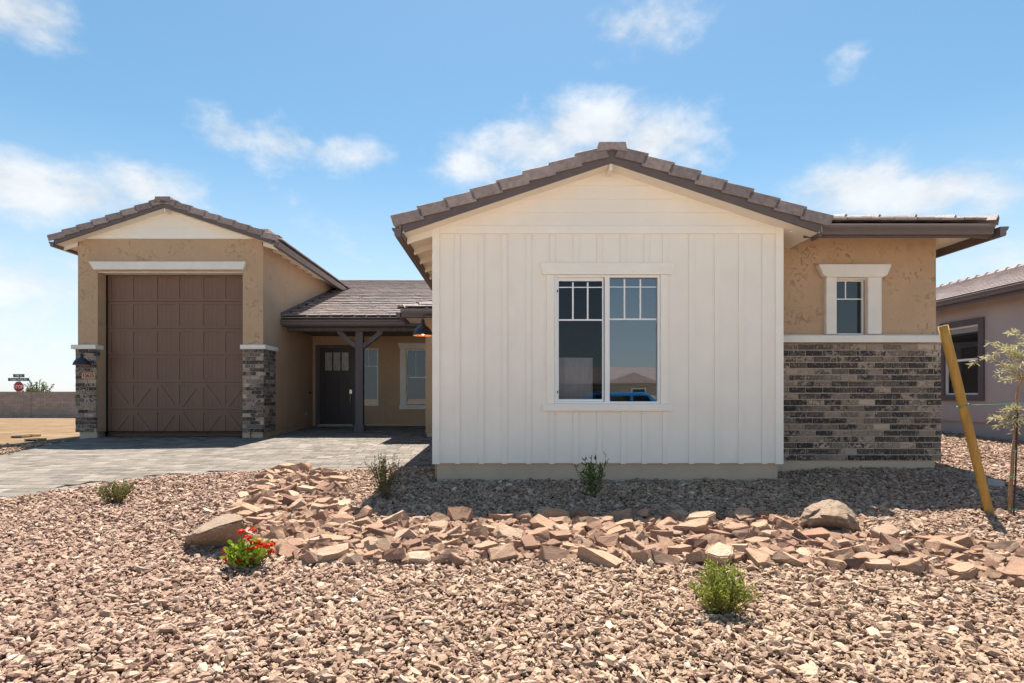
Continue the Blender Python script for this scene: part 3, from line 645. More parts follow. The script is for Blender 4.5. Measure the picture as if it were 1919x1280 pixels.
# brick piers with white caps
PT, PB = gzz(655.5), .60
def pier(x0, x1, seed, side=None):
    brick_panel('brick_pier', x0, x1, PB, PT, GY - .05, 22, .245, .010, seed)
    if side:
        bed = MB().box(x1 - .03, x1 - .004, GY - .046, side, PB, PT).build('brick_pier', M['mortar'], house); h = (PT-PB)/22; r = random.Random(9)
        for k in range(22):
            y = GY - .05 - .12*(k % 2) - r.uniform(0, .08)
            while y < side:
                a, b = max(y, GY - .045), min(y + .245, side)
                if b - a > .05: brick(bed, x1 - .007, (a+b)/2, PB + h*(k+.5), b - a - .010, h - .010, 'side')
                y += .245
pier(gx(144), gx(183.5), 21); SIDE = 15.28; pier(gx(456), gx(493) + .045, 22, SIDE)
MB().box(gx(138), gx(184), GY - .10, GY + .2, PT, gzz(647.5)).build('pier_cap', M['foam'], house, bevel=.008)
MB().box(gx(453), gx(493) + .10, GY - .10, SIDE + .06, PT, gzz(647.5)).build('pier_cap', M['foam'], house, bevel=.008)
# sectional door, six sections; the two lowest carry crossed braces
DY = GY + .30; DX0, DX1 = OX0, OX1; DZ0 = SLAB + .01; DZ1 = OZ1; SH = (DZ1 - DZ0)/6
MB().box(OX0 - .1, OX1 + .1, DY + .07, DY + .12, .2, OZ1 + .2).build('door_backing', M['black'], house)
gdoor = MB().box(DX0, DX0+.045, DY, DY+.05, DZ0, DZ1).box(DX1-.045, DX1, DY, DY+.05, DZ0, DZ1).box(DX0+.045, DX1-.045, DY, DY+.05, DZ1-.03, DZ1).build('garage_door', M['black'], house)
IX0, IX1 = DX0 + .05, DX1 - .05; PW = (IX1 - IX0)/3
for row in range(6):
    z0 = DZ0 + SH*row + .004; z1 = DZ0 + SH*(row+1) - .004; mb = MB(); yb = DY + .030
    mb.box(IX0, IX1, yb, DY+.05, z0, z1)
    r0, r1 = z0 + .10*SH, z1 - .10*SH; yf = DY + .012
    mb.box(IX0, IX1, yf, yb, z0, r0).box(IX0, IX1, yf, yb, r1, z1)
    edges = [IX0]
    for c in range(3):
        a = IX0 + PW*c; w = PW*.5
        p = [(a + .085, a + .085 + .46), (a + PW - .085 - .46, a + PW - .085)]
        edges += [p[0][0], p[0][1], p[1][0], p[1][1]]
        for q, (s0, s1) in enumerate(p):
            for g in range(4):   # tongue-and-groove boards in the panel
                u0 = s0 + (s1-s0)*g/4; u1 = s0 + (s1-s0)*(g+1)/4; mb.box(u0+.0018, u1-.0018, yb-.003, yb, r0+.008, r1-.008)
            if row < 2:
                down = (row == 1) == (q == 0)       # upper row makes a V, lower row an inverted V
                za, zb = (r1, r0) if down else (r0, r1); d = .075
                pts = [(s0, za), (s0 + d*1.2, za), (s1, zb + (d if zb == r0 else -d)*.9), (s1, zb), (s1 - d*1.2, zb), (s0, za + (d if za == r0 else -d)*.9)]
                mb.prism_xz(pts, yf+.001, yb)
    edges.append(IX1)
    for k in range(0, len(edges), 2): mb.box(edges[k], edges[k+1], yf, yb, r0, r1)
    mb.build('section', M['door_brown'], gdoor)

# ------------------------------------------------------------------ porch
DYW = 18.4; dx = lambda px: PX(px, DYW); dz = lambda py: PZ(py, DYW)
DH = (dx(597.5), dx(660), .5, dz(652)); SW = (-4.62, dx(708.7), dz(761.5), dz(654)); PW_ = (dx(761.5), -2.15, dz(758), dz(655.5))
wall_xz(GX1, -1.9, .50, 4.44, DYW, .2, [DH, SW, PW_]).build('porch_wall', M['stucco'], house)
MB().box(GX1 + .001, -2.0, DYW - .012, DYW - .0005, .45, .62).build('foundation', M['stem'], house)
fr = MB()
for a, b in ((591.5, 597.3), (660.2, 668.5)): fr.box(dx(a), dx(b), DYW - .03, DYW + .1, .56, dz(647.5))
fr.box(dx(597.3), dx(660.2), DYW - .03, DYW + .1, dz(652.5), dz(647.5)); fr.build('door_frame', M['timber'], house)
ed = MB(); ex0, ex1, ez0, ez1 = dx(598), dx(659.5), .60, dz(652.8); yd = DYW + .03
zx = lambda v: dx(500 + v/3.556); zy = lambda v: dz(500 + v/3.556)
ed.box(ex0, ex1, yd+.02, yd+.05, ez0, ez1)
ed.box(ex0, zx(385), yd, yd+.02, ez0, ez1).box(zx(543), ex1, yd, yd+.02, ez0, ez1).box(zx(385), zx(543), yd, yd+.02, zy(573), ez1).box(zx(385), zx(543), yd, yd+.02, zy(725), zy(695)).box(zx(385), zx(543), yd, yd+.02, ez0, zy(990)).box(zx(452), zx(478), yd, yd+.02, zy(990), zy(725))
for a in (431, 487): ed.box(zx(a), zx(a+9), yd, yd+.02, zy(695), zy(573))
edoor = ed.build('entry_door', M['dark_door'], house, bevel=.003)
for a, b in ((386, 431), (441, 487), (497, 542)): MB().box(zx(a), zx(b), yd+.012, yd+.018, zy(694), zy(574)).build('door_lite', M['lite'], edoor)
hd = MB().box(zx(550), zx(566), yd - .012, yd - .001, zy(850), zy(822)).tube([(zx(558), yd-.02, zy(850)), (zx(558), yd-.07, zy(856)), (zx(558), yd-.075, zy(900)), (zx(558), yd-.02, zy(918))], .013, 8); hd.build('handle', M['brass'], edoor)
MB().box(zx(345), zx(590), DYW - .25, DYW - .031, .50, .585).build('threshold', M['concrete'], house)
window(house, *SW, DYW + .01, .035, 1, [('h', zy(665), SW[0]+.035, SW[1]-.035, .02), ('v', zx(677), zy(665)+.01, SW[3]-.035, .02)], depth=.07)
window(house, *PW_, DYW + .01, .035, 1, [('h', zy(740), PW_[0]+.035, PW_[1]-.035, .035), ('v', zx(992), zy(735), PW_[3]-.035, .012)], depth=.07)
MB().box(dx(750), dx(761.3), DYW - .05, DYW - .001, dz(760.5), dz(654.5)).build('window_jamb', M['foam'], house, bevel=.006)
MB().prism_xz([(dx(750), dz(654.6)), (-2.0, dz(654.6)), (-2.0, dz(644)), (dx(746), dz(644))], DYW - .08, DYW - .001).build('window_header', M['foam'], house, bevel=.006)
MB().box(dx(749), -2.0, DYW - .09, DYW - .001, dz(768), dz(760.3)).build('window_sill', M['foam'], house, bevel=.006)
# return wall right of the porch
RY = 14.9; RX0 = PX(797.5, RY)
MB().box(RX0, -1.05, RY, DYW - .001, .56, 3.75).build('return_wall', M['stucco'], house)
MB().box(RX0 + .03, -1.06, RY + .02, DYW - .1, .3, .5595).build('foundation', M['stem'], house)
# beam, post, braces
PY = 16.3; qx = lambda px: PX(px, PY); qz = lambda py: PZ(py, PY)
MB().box(GX1 + .002, -2.2, PY - .1, PY + .1, qz(620.5), qz(606)).build('porch_beam', M['timber'], house, bevel=.008)
post = MB().box(qx(667.5), qx(681.5), PY - .1, PY + .1, .5, qz(620.7)).build('porch_post', M['timber'], house, bevel=.008)
MB().box(qx(665.5), qx(684), PY - .13, PY + .13, .48, qz(797.5)).build('post_base', M['timber'], post, bevel=.006)
for s, a0, a1 in ((-1, 667.4, 635), (1, 681.6, 716)):
    MB().bar((qx(a0) - s*.02, PY, qz(651)), (qx(a1), PY, qz(620.8) + .01), .13, .15, (0, 1, 0)).build('brace', M['timber'], post)
# roof over the porch, rising to the far ridge
PE, PEZ = 15.8, 3.66; pz = lambda x, y: PEZ + SL*(y - PE)
proof = roof_slab([(GX1+.002, PE), (1.0, PE), (1.0, 23.6), (GX1+.002 - 3, 23.6), (GX1+.002 - 3, 21.5), (GX1+.002, 21.5)], pz, -.02, .09).build('porch_roof', M['tile_field'], house)
MB().box(GX1 + .002, -2.05, PE + .035, DYW - .001, 3.50, 3.52).build('porch_ceiling', M['timber'], house)
tile_rows(proof, lambda d: GX1 + .02, lambda d: -2.3 + max(0, d*.9 - .2), PE - .05, PEZ + .075, 0, 13)
tile_rows(proof, lambda d: GX1 + .02 - (3.0 if d > 5.5 else 0), lambda d: .3, PE - .05, PEZ + .075, 13, 24, True)
for k in range(18): MB().prism([(-8.9 + k*.55, 23.48, 6.29), (-8.9 + k*.55, 23.56, 6.36), (-8.9 + k*.55, 23.70, 6.36), (-8.9 + k*.55, 23.78, 6.29)], (.57, 0, .01)).build('ridge_cap', M['tile'], proof)
MB().prism([(GX1 - .10, PE - .002 - u, PEZ - .13 + w) for u, w in gp], (-2.75 - GX1 + .10, 0, 0)).build('gutter', M['gutter'], house)
MB().box(GX1 + .003, -2.07, PE, PE + .03, PEZ - .15, PEZ + .06).build('eave_board', M['fascia'], house)
MB().prism([(GX1 + .003, PE - .06, PEZ + .13), (GX1 + .04, PE - .06, PEZ + .13), (GX1 + .04, 21, PEZ + .13 + SL*(21 - PE + .06)), (GX1 + .003, 21, PEZ + .13 + SL*(21 - PE + .06))], (0, 0, .07)).build('wall_flashing', M['fascia'], house)
vt = PX(791, 22); MB().box(vt - .12, vt + .12, 21.9, 22.15, 5.7, PZ(534, 22)).build('roof_vent', M['concrete'], proof)
# little hip roof over the return wall
HE, HX = 14.3, -2.62
h2 = roof_slab([(HX, HE), (0, HE), (0, HE + 2.62)], lambda x, y: PEZ + SL*(y - HE), -.02, .09).build('hip_roof', M['tile_field'], house)
roof_slab([(HX, HE), (0, HE + 2.62), (0, HE + 4.1), (HX, PE)], lambda x, y: PEZ + SL*(x - HX), -.02, .09).build('roof_slope', M['tile_field'], h2)
tile_rows(h2, lambda d: HX + d, lambda d: -1.3, HE - .05, PEZ + .075, 0, 3)
hip_caps(h2, (HX + .02, HE + .02, PEZ + .08), (-.2, HE + 2.44, PEZ + .08 + SL*2.4), 7)
MB().prism([(HX + .05, HE - .002 - u, PEZ - .13 + w) for u, w in gp], (1.5, 0, 0)).build('gutter', M['gutter'], house)
MB().prism_xz([(HX - .002 - u, PEZ - .13 + w) for u, w in gp], HE + .02, PE - .14).build('gutter', M['gutter'], house)
MB().box(HX + .04, -1.05, HE + .0005, HE + .03, PEZ - .15, PEZ + .06).build('eave_board', M['fascia'], house)
roof_slab([(HX + .03, HE + .032), (-1.06, HE + .032), (-1.06, RY - .002), (RX0 - .002, RY - .002), (RX0 - .002, PE + .03), (HX + .03, PE + .03)], lambda x, y: PEZ - .06, -.02, 0).build('soffit', M['soffit'], house)
# small fittings by the porch
fy = 18.4*0 + 17.55; MB().lathe([(.045, 0), (.05, .02), (.0, .03)], (0, 0, 0), 14)
def wall_disc(px, py, r, mat, name):
    # on the garage side wall, facing +x
    y = GX1*F/(px - CX); z = PZ(py, y)
    mb = MB(); n = 14; A = [(GX1 + .001, y + r*math.cos(2*math.pi*k/n), z + r*math.sin(2*math.pi*k/n)) for k in range(n)]
    mb.prism(A, (.035, 0, 0)).build(name, mat, house)
wall_disc(573, 777, .055, M['concrete'], 'vent_cover'); wall_disc(580, 737, .03, M['black'], 'doorbell')

# ------------------------------------------------------------------ lamps and number plaque
def barn_lamp(name, label, cx_, y, ztop, r, arm, plate):
    t = thing(name, label, 'lamp', (cx_, y, ztop - .3), None); bm_ = M['lit_bulb' if 'copper' in label else 'bulb']
    sh = MB().lathe([(.028, 0), (.03, -.03), (.045, -.04), (.03, -.05), (.036, -.085), (.06, -.10), (.42*r, -.115), (.68*r, -.15), (.88*r, -.205), (r, -.275), (r, -.28)], (cx_, y, ztop), 28).build('shade', M['lamp'], t, True)
    MB().lathe([(.40*r, -.124), (.66*r, -.158), (.86*r, -.212), (.985*r, -.279)], (cx_, y, ztop), 28).build('shade_lining', M['copper'], sh, True)
    MB().lathe([(.0, -.20), (.022, -.205), (.03, -.235), (.02, -.262), (0, -.268)], (cx_, y, ztop), 12).build('bulb', bm_, t, True)
    MB().lathe([(.03, -.1), (.03, -.2)], (cx_, y, ztop), 12).build('socket', M['lamp'], t, True)
    MB().tube(arm, .011, 8).build('arm', M['lamp'], t, True)
    pa, pb = plate; MB().tube([pa, pb], .065, 18).build('wall_plate', M['lamp'], t)
ly = 9.95; lx = PX(792.5, ly); lz = PZ(598, ly)
barn_lamp('barn_lamp', 'dark gooseneck barn lamp with copper lining at the white wing corner', lx, ly, lz, .175,
          [(lx, ly, lz - .01), (lx, ly, lz + .05), (lx + .02, ly, lz + .075), (lx + .06, ly, lz + .085), (WX0 + .005, ly, lz + .085)], ((WX0 - .02, ly, lz + .085), (WX0 + .008, ly, lz + .085)))
ly = 14.22; lx = PX(153, ly); lz = PZ(664, ly)
barn_lamp('barn_lamp', 'black barn lamp on the brick pier left of the garage door', lx, ly, lz, .19,
          [(lx, ly, lz - .01), (lx, ly, lz + .03), (lx + .02, ly + .02, lz + .045), (lx + .14, ly + .15, lz + .045), (lx + .16, GY - .055, lz + .04)], ((lx + .16, GY - .085, lz + .03), (lx + .16, GY - .05, lz + .03)))
def text(body, size, loc, mat, parent, name='lettering', width=None, sx=1):
    c = bpy.data.curves.new(name, 'FONT'); c.body = body; c.size = size; c.align_x = 'CENTER'; c.align_y = 'CENTER'; c.extrude = .003; c.materials.append(mat)
    tmp = bpy.data.objects.new('tmp_text', c); COL.objects.link(tmp); dg = bpy.context.evaluated_depsgraph_get(); dg.update(); me = bpy.data.meshes.new_from_object(tmp.evaluated_get(dg)); bpy.data.objects.remove(tmp)
    return link(name, me, loc, parent, Matrix.Rotation(math.radians(90), 3, 'X'), (sx, 1, 1))
py_ = GY - .075
pl = thing('number_plaque', 'terracotta house number plaque reading 15635 on the garage pier', 'sign', (PX(165, py_), py_, PZ(710, py_)))
MB().box(PX(153, py_), PX(177.5, py_), py_, py_ + .025, PZ(710.5, py_), PZ(699, py_)).build('plate', M['plaque'], pl, bevel=.003)
text('15635', .155, (PX(165.2, py_), py_ - .002, PZ(704.9, py_)), M['black'], pl, sx=.78)

# ------------------------------------------------------------------ neighbouring house on the right
NX = 12.3; nb = thing('neighbour_house', 'grey stucco neighbouring house with dark-trimmed window past the brick wing', 'house', (14, 16, .45))
ny = lambda px: NX*F/(px - CX); nz = lambda py, px: PZ(py, ny(px))
NW = (ny(1836), ny(1772), 1.56, 3.42)
mb = MB()
ys = [9.0, NW[0], NW[1], 27]; zs = [.85, NW[2], NW[3], 4.2]
for i in range(3):
    for j in range(3):
        if i == 1 and j == 1: continue
        mb.quad((NX, ys[i], zs[j]), (NX, ys[i+1], zs[j]), (NX, ys[i+1], zs[j+1]), (NX, ys[i], zs[j+1]))
for a, b in (((NW[0], NW[2]), (NW[0], NW[3])), ((NW[1], NW[2]), (NW[1], NW[3])), ((NW[0], NW[2]), (NW[1], NW[2])), ((NW[0], NW[3]), (NW[1], NW[3]))):
    mb.quad((NX, a[0], a[1]), (NX, b[0], b[1]), (NX+.15, b[0], b[1]), (NX+.15, a[0], a[1]))
mb.quad((NX, 9, .85), (22, 9, .85), (22, 9, 4.2), (NX, 9, 4.2)).quad((NX, 27, .85), (22, 27, .85), (22, 27, 4.2), (NX, 27, 4.2)); mb.build('wall', M['stucco_grey'], nb)
MB().box(NX + .04, 22, 9.05, 27, .2, .849).build('foundation', M['stucco_grey'], nb)
tr = .16; y0, y1, z0, z1 = NW; M['dark_trim'] = m_plain('dark_trim', (.115, .095, .10), .7, .08, 4, .2, 60)
MB().box(NX-.05, NX-.001, y0-tr, y0, z0-tr, z1+tr).box(NX-.05, NX-.001, y1, y1+tr, z0-tr, z1+tr).box(NX-.05, NX-.001, y0, y1, z0-tr, z0).box(NX-.05, NX-.001, y0, y1, z1, z1+tr).build('window_trim', M['dark_trim'], nb)
fw = .045; nf = MB().box(NX+.02, NX+.08, y0, y0+fw, z0, z1).box(NX+.02, NX+.08, y1-fw, y1, z0, z1).box(NX+.02, NX+.08, y0+fw, y1-fw, z0, z0+fw).box(NX+.02, NX+.08, y0+fw, y1-fw, z1-fw, z1).box(NX+.021, NX+.079, y0+fw, y1-fw, (z0+z1)/2-.03, (z0+z1)/2+.03).build('window', M['vinyl'], nb)
for a, b in ((z0+fw, (z0+z1)/2-.03), ((z0+z1)/2+.03, z1-fw)): MB().box(NX+.05, NX+.056, y0+fw, y1-fw, a, b).build('pane', M['glass'], nf)
MB().box(NX+.04, NX+.001, ny(1919)-.3, ny(1893), .95, nz(700, 1900)).build('electric_panel', M['stucco_grey'], nb)
NE = 11.75; NZ = 4.02; nzf = lambda x, y: NZ + SL*(x - NE)
nroof = roof_slab([(NE, 8.5), (NE, 27.5), (16.2, 27.5), (16.2, 8.5)], nzf, 0, .08).build('roof', M['tile_field'], nb)
roof_slab([(16.2, 8.5), (16.2, 27.5), (20.6, 27.5), (20.6, 8.5)], lambda x, y: NZ + SL*(20.65 - x), 0, .08).build('roof_slope', M['tile_field'], nroof)
mb = MB(); ux = Vector((CS, 0, SN)); un = Vector((-SN, 0, CS))
for k in range(14):
    a = Vector((NE - .05, 0, NZ + .08)) + ux*(.34*k)
    q = [a + un*.03, a + un*.056, a + ux*.42 + un*.026, a + ux*.42]
    y = 8.6 + .16*(k % 2)
    while y < 27: mb.prism([(p.x, y, p.z) for p in q], (0, .322, 0)); y += .33
o = mb.build('tile_field', M['tile_field'], nroof); o['kind'] = 'stuff'
y = 12.0
while y < 24:
    MB().prism([(16.05, y, nzf(16.2, 0)+.10), (16.12, y, nzf(16.2, 0)+.19), (16.28, y, nzf(16.2, 0)+.19), (16.35, y, nzf(16.2, 0)+.10)], (0, .42, -.05)).build('ridge_cap', M['tile'], nroof); y += .39
MB().prism_xz([(NE - .002 - u, NZ - .06 + w) for u, w in gp], 8.5, 27.5).build('gutter', M['gutter'], nb)
MB().box(NE, NE + .03, 8.5, 27.5, NZ - .14, NZ + .07).build('eave_board', M['fascia'], nb)
roof_slab([(NE + .031, 8.6), (NE + .031, 27.4), (NX + .1, 27.4), (NX + .1, 8.6)], nzf, -.05, -.001).build('soffit', M['stucco_grey'], nb)

# ------------------------------------------------------------------ block wall, stop sign, far plant
BD = 40.0; bw = thing('block_wall', 'long tan concrete block wall across the dirt lot behind the garage', 'wall', (-34, BD, .05))
def bz(x): return gz(x, BD) - .02
B0 = .03; BH = .2; rows = 9
MB().box(-75, -16, BD + .012, BD + .19, -.1, B0 + BH*rows - .005).build('wall_core', M['joint'], bw)
bmesh_ = MB().box(-.196, .196, 0, .05, .004, BH - .004).mesh('block'); bmesh_.materials.append(M['block'])
far = MB(); pil = PX(58.5, BD)
for k in range(rows):
    x = -75 + (.2 if k % 2 else 0)
    while x < -16:
        px = CX + (x + .2)*F/BD
        if -30 < px < 152: link('block', bmesh_, (x + .2, BD + rnd.uniform(-.003, .003), B0 + BH*k), bw)
        else: far.box(x + .004, x + .396, BD, BD + .05, B0 + BH*k + .004, B0 + BH*(k+1) - .004)
        x += .4
o = far.build('block_field', M['block'], bw); o['kind'] = 'stuff'
MB().box(-75, -16, BD - .01, BD + .20, B0 + BH*rows, B0 + BH*rows + .05).build('wall_cap', M['block'], bw)
MB().box(pil - .012, pil + .012, BD - .015, BD - .004, B0, B0 + BH*rows).build('control_joint', M['joint'], bw)
SD = 41.2; sX = lambda px: PX(px, SD); sZ = lambda py: PZ(py, SD)
st = thing('stop_sign', 'red octagonal stop sign with green street name blades above the block wall', 'sign', (sX(35.5), SD, 0))
MB().box(sX(35.5) - .03, sX(35.5) + .03, SD, SD + .06, .0, sZ(702)).build('post', M['galv'], st)
def octa(r, y0, y1): return MB().prism_xz([(sX(35.5) + r*math.cos(math.pi/8 + k*math.pi/4), sZ(725.5) + r*math.sin(math.pi/8 + k*math.pi/4)) for k in range(8)], y0, y1)
octa(.40, SD - .02, SD - .005).build('sign_border', M['white'], st); octa(.375, SD - .028, SD - .0205).build('sign_face', M['red'], st)
text('STOP', .36, (sX(35.5), SD - .034, sZ(726)), M['white'], st, sx=.82)
for a, b, c, d, s, k in ((25, 46, 708, 702, 'l74th Dr'.replace('l', '1'), .72), (15.5, 55, 715, 709.2, 'Happy Valley Rd', .86)):
    MB().box(sX(a), sX(b), SD - .02, SD + .0 - .002, sZ(c), sZ(d)).build('street_name_blade', M['green_sign'], st)
    text(s, .21, (sX((a+b)/2), SD - .026, sZ((c+d)/2)), M['white'], st, sx=k)
# water valve boxes in the dirt
for k, (px, py, w, lab) in enumerate(((31, 821, .33, 'dark-lidded valve box in the dirt, leftmost of the three'), (51, 819, .34, 'dark-lidded valve box in the dirt, farthest of the three'), (58, 827, .33, 'dark-lidded valve box in the dirt, nearest to the garage gravel'))):
    p = on_ground(px, py); v = thing('valve_box', lab, 'utility box', p, 'valve boxes in the dirt lot')
    a, b, c, d = p.x - w/2, p.x + w/2, p.y, p.y + .28
    M['valve'] = M.get('valve') or m_plain('valve_plastic', (.42, .30, .17), .8, .1)
    MB().box(a, a+.03, c, d, p.z-.05, p.z+.05).box(b-.03, b, c, d, p.z-.05, p.z+.05).box(a+.03, b-.03, d-.03, d, p.z-.05, p.z+.05).box(a+.03, b-.03, c, c+.02, p.z+.037, p.z+.05).build('rim', M['valve'], v)
    MB().box(a+.031, b-.031, c+.022, d-.031, p.z-.05, p.z+.03).build('lid', M['black'], v)
# ------------------------------------------------------------------ loose gravel (uncountable): instanced chips
def chip_mesh(seed):
    r = random.Random(seed); n = r.choice((5, 6, 6, 7)); top, bot = [], []
    asp = r.uniform(.32, .66); th = r.uniform(.12, .24)
    for k in range(n):
        t = 2*math.pi*(k + r.uniform(-.28, .28))/n; q = r.uniform(.78, 1.12)
        x, y = .5*q*math.cos(t), .5*asp*q*math.sin(t); k2 = r.uniform(.62, .92)
        top.append((x*k2 + r.uniform(-.03, .03), y*k2 + r.uniform(-.03, .03), th*r.uniform(.75, 1.1))); bot.append((x, y, th*r.uniform(-.2, .25)))
    c = (r.uniform(-.1, .1), r.uniform(-.06, .06), th*r.uniform(1.0, 1.25))
    mb = MB(); mb.add(top + bot + [c, (0, 0, -th*.8)], [(i, (i+1) % n, 2*n) for i in range(n)] + [(n+i, n+(i+1) % n, (i+1) % n, i) for i in range(n)] + [(n+(i+1) % n, n+i, 2*n+1) for i in range(n)])
    return mb.mesh('gravel_chip')
def m_gravel():
    b = NB('gravel_chips'); a = b.n('Attribute', attribute_name='tone', attribute_type='INSTANCER'); w = b.n('Attribute', attribute_name='warm', attribute_type='INSTANCER')
    c1 = b.ramp(a.outputs['Fac'], [(0, (0.116,0.071,0.050)), (.15, (0.241,0.149,0.100)), (.36, (0.337,0.227,0.154)), (.56, (0.408,0.285,0.198)), (.76, (0.471,0.341,0.241)), (.92, (0.542,0.418,0.310)), (1, (0.659,0.554,0.443))])
    c2 = b.ramp(a.outputs['Fac'], [(0, (0.107,0.064,0.052)), (.15, (0.230,0.137,0.106)), (.36, (0.319,0.200,0.154)), (.56, (0.392,0.260,0.198)), (.76, (0.445,0.312,0.237)), (.92, (0.515,0.398,0.310)), (1, (0.622,0.520,0.426))])
    c = b.mix(w.outputs['Fac'], c2, c1); add = b.n('VectorMath', operation='ADD'); b.L.new(b.tc.outputs['Object'], add.inputs[0]); b.L.new(b.math('MULTIPLY', a.outputs['Fac'], 91.0), add.inputs[1])
    n = b.noise(3.2, 4, .65, .5, vec=add.outputs[0]); c = b.mix(b.mr(n, .4, .7, 0, .5), c, b.mix(.5, c, (.22,.14,.11)))
    b.bump(b.noise(7, 4, .65, vec=add.outputs[0]), .5, .02); return b.fin(c, .85, .25)
def scatter(name, pts, rots, scl, idx, tone, warm, meshes, label, cat):
    src = bpy.data.collections.new(name + '_source')
    for i, me in enumerate(meshes):
        o = bpy.data.objects.new('%s_src%02d' % (name, i), me); src.objects.link(o)
    me = bpy.data.meshes.new(name); n = len(pts); me.vertices.add(n); me.vertices.foreach_set('co', np.asarray(pts, np.float32).ravel())
    for nm, ty, key, arr in (('rot', 'FLOAT_VECTOR', 'vector', rots), ('scl', 'FLOAT_VECTOR', 'vector', scl), ('idx', 'INT', 'value', idx), ('tone', 'FLOAT', 'value', tone), ('warm', 'FLOAT', 'value', warm)):
        at = me.attributes.new(nm, ty, 'POINT'); at.data.foreach_set(key, np.asarray(arr, np.int32 if ty == 'INT' else np.float32).ravel())
    ob = link(name, me, (0,0,0)); tag(ob, label, cat, kind='stuff')
    ng = bpy.data.node_groups.new(name + '_scatter', 'GeometryNodeTree')
    ng.interface.new_socket(name='Geometry', in_out='INPUT', socket_type='NodeSocketGeometry'); ng.interface.new_socket(name='Geometry', in_out='OUTPUT', socket_type='NodeSocketGeometry')
    gi = ng.nodes.new('NodeGroupInput'); go = ng.nodes.new('NodeGroupOutput'); iop = ng.nodes.new('GeometryNodeInstanceOnPoints'); ci = ng.nodes.new('GeometryNodeCollectionInfo')
    ci.inputs['Collection'].default_value = src; ci.inputs['Separate Children'].default_value = True; ci.inputs['Reset Children'].default_value = True
    def na(nm, ty):
        x = ng.nodes.new('GeometryNodeInputNamedAttribute'); x.data_type = ty; x.inputs['Name'].default_value = nm; return [o for o in x.outputs if o.enabled][0]
    iop.inputs['Pick Instance'].default_value = True
    ng.links.new(gi.outputs[0], iop.inputs['Points']); ng.links.new(ci.outputs[0], iop.inputs['Instance']); ng.links.new(na('idx', 'INT'), iop.inputs['Instance Index'])
    e2r = ng.nodes.new('FunctionNodeEulerToRotation'); ng.links.new(na('rot', 'FLOAT_VECTOR'), e2r.inputs[0]); ng.links.new(e2r.outputs[0], iop.inputs['Rotation'])
    ng.links.new(na('scl', 'FLOAT_VECTOR'), iop.inputs['Scale']); ng.links.new(iop.outputs[0], go.inputs[0])
    md = ob.modifiers.new('scatter', 'NODES'); md.node_group = ng
    return ob
def gz_np(x, y):
    z = np.interp(y, PROF[:,0], PROF[:,1]); zl = np.interp(y, PROFL[:,0], PROFL[:,1])
    ss = lambda a, b, v: (lambda t: t*t*(3-2*t))(np.clip((v-a)/(b-a), 0, 1))
    k = ss(-10.8, -13, x); z = z*(1-k) + zl*k
    return z + .075*ss(3.9, 5.2, x)*ss(7.3, 8.7, y)*(1 - ss(9.5, 13, y))
def inside_np(poly, x, y):
    c = np.zeros(len(x), bool); n = len(poly); j = n-1
    for i in range(n):
        xi, yi = poly[i]; xj, yj = poly[j]
        if yi != yj: c ^= ((yi > y) != (yj > y)) & (x < (xj-xi)*(y-yi)/(yj-yi) + xi)
        j = i
    return c
rng = np.random.default_rng(11)
def gravel():
    X, Y = [], []
    def area(x0, x1, y0, y1, dens, cond):
        n = int((x1-x0)*(y1-y0)*dens); x = rng.uniform(x0, x1, n); y = rng.uniform(y0, y1, n); k = cond(x, y); X.append(x[k]); Y.append(y[k])
    fr = lambda x, y: (np.abs(x) < .93*y + 1.7)
    drv = [p for p in DRIVE]
    free = lambda x, y: ~inside_np(drv, x, y)
    area(-9, 9, 2.0, 5.2, 2700, lambda x, y: fr(x, y) & free(x, y))
    area(-11, 11, 5.2, 8.9, 1900, lambda x, y: fr(x, y) & free(x, y) & ~((x > -.9) & (x < 4.0) & (y > 8.33)) & ~((x > 3.9) & (x < 6.6) & (y > 8.85)))
    area(-1.0 - 4, -.9, 8.6, 9.6, 1200, lambda x, y: free(x, y))
    area(6.6, 12.35, 8.9, 17.5, 620, lambda x, y: (x < .95*y + 1.7) & (x > .60*y - 1.6))
    area(-14.5, -9.6, 9, 14.6, 500, lambda x, y: free(x, y) & (x < -.80*y + 1.8) & (x > -.93*y - .4) & (y + .5*np.sin(x*2.1) < 13.6 + .35*(x+11)))
    x = np.concatenate(X); y = np.concatenate(Y); n = len(x)
    size = .049*np.exp(rng.normal(0, .40, n)); size = np.clip(size, .024, .125) * np.where(y > 8.9, 1.15, 1.0)
    z = gz_np(x, y) + rng.uniform(-.008, .034, n) + .008*np.sin(x*7 + 2*np.sin(y*5))
    rot = np.stack([rng.normal(0, .40, n), rng.normal(0, .40, n), rng.uniform(0, 6.283, n)], 1)
    k = rng.random(n) < .12; rot[k, 0] = rng.uniform(-1.3, 1.3, k.sum())
    scl = np.stack([size, size*rng.uniform(.75, 1.15, n), size*rng.uniform(.8, 1.3, n)], 1)
    tone = np.clip(rng.beta(2.2, 2.2, n) + rng.normal(0, .06, n), 0, 1)
    warm = np.clip(.55 + .33*np.sin(x*.55 + .6) + rng.normal(0, .25, n), 0, 1)
    NV = 22; ms = []
    mat = m_gravel()
    for i in range(NV):
        me = chip_mesh(100+i); me.materials.append(mat); ms.append(me)
    scatter('gravel', np.stack([x, y, z], 1), rot, scl, rng.integers(0, NV, n), tone, warm, ms, 'pinkish tan crushed stone gravel covering the front yard', 'gravel')
gravel()

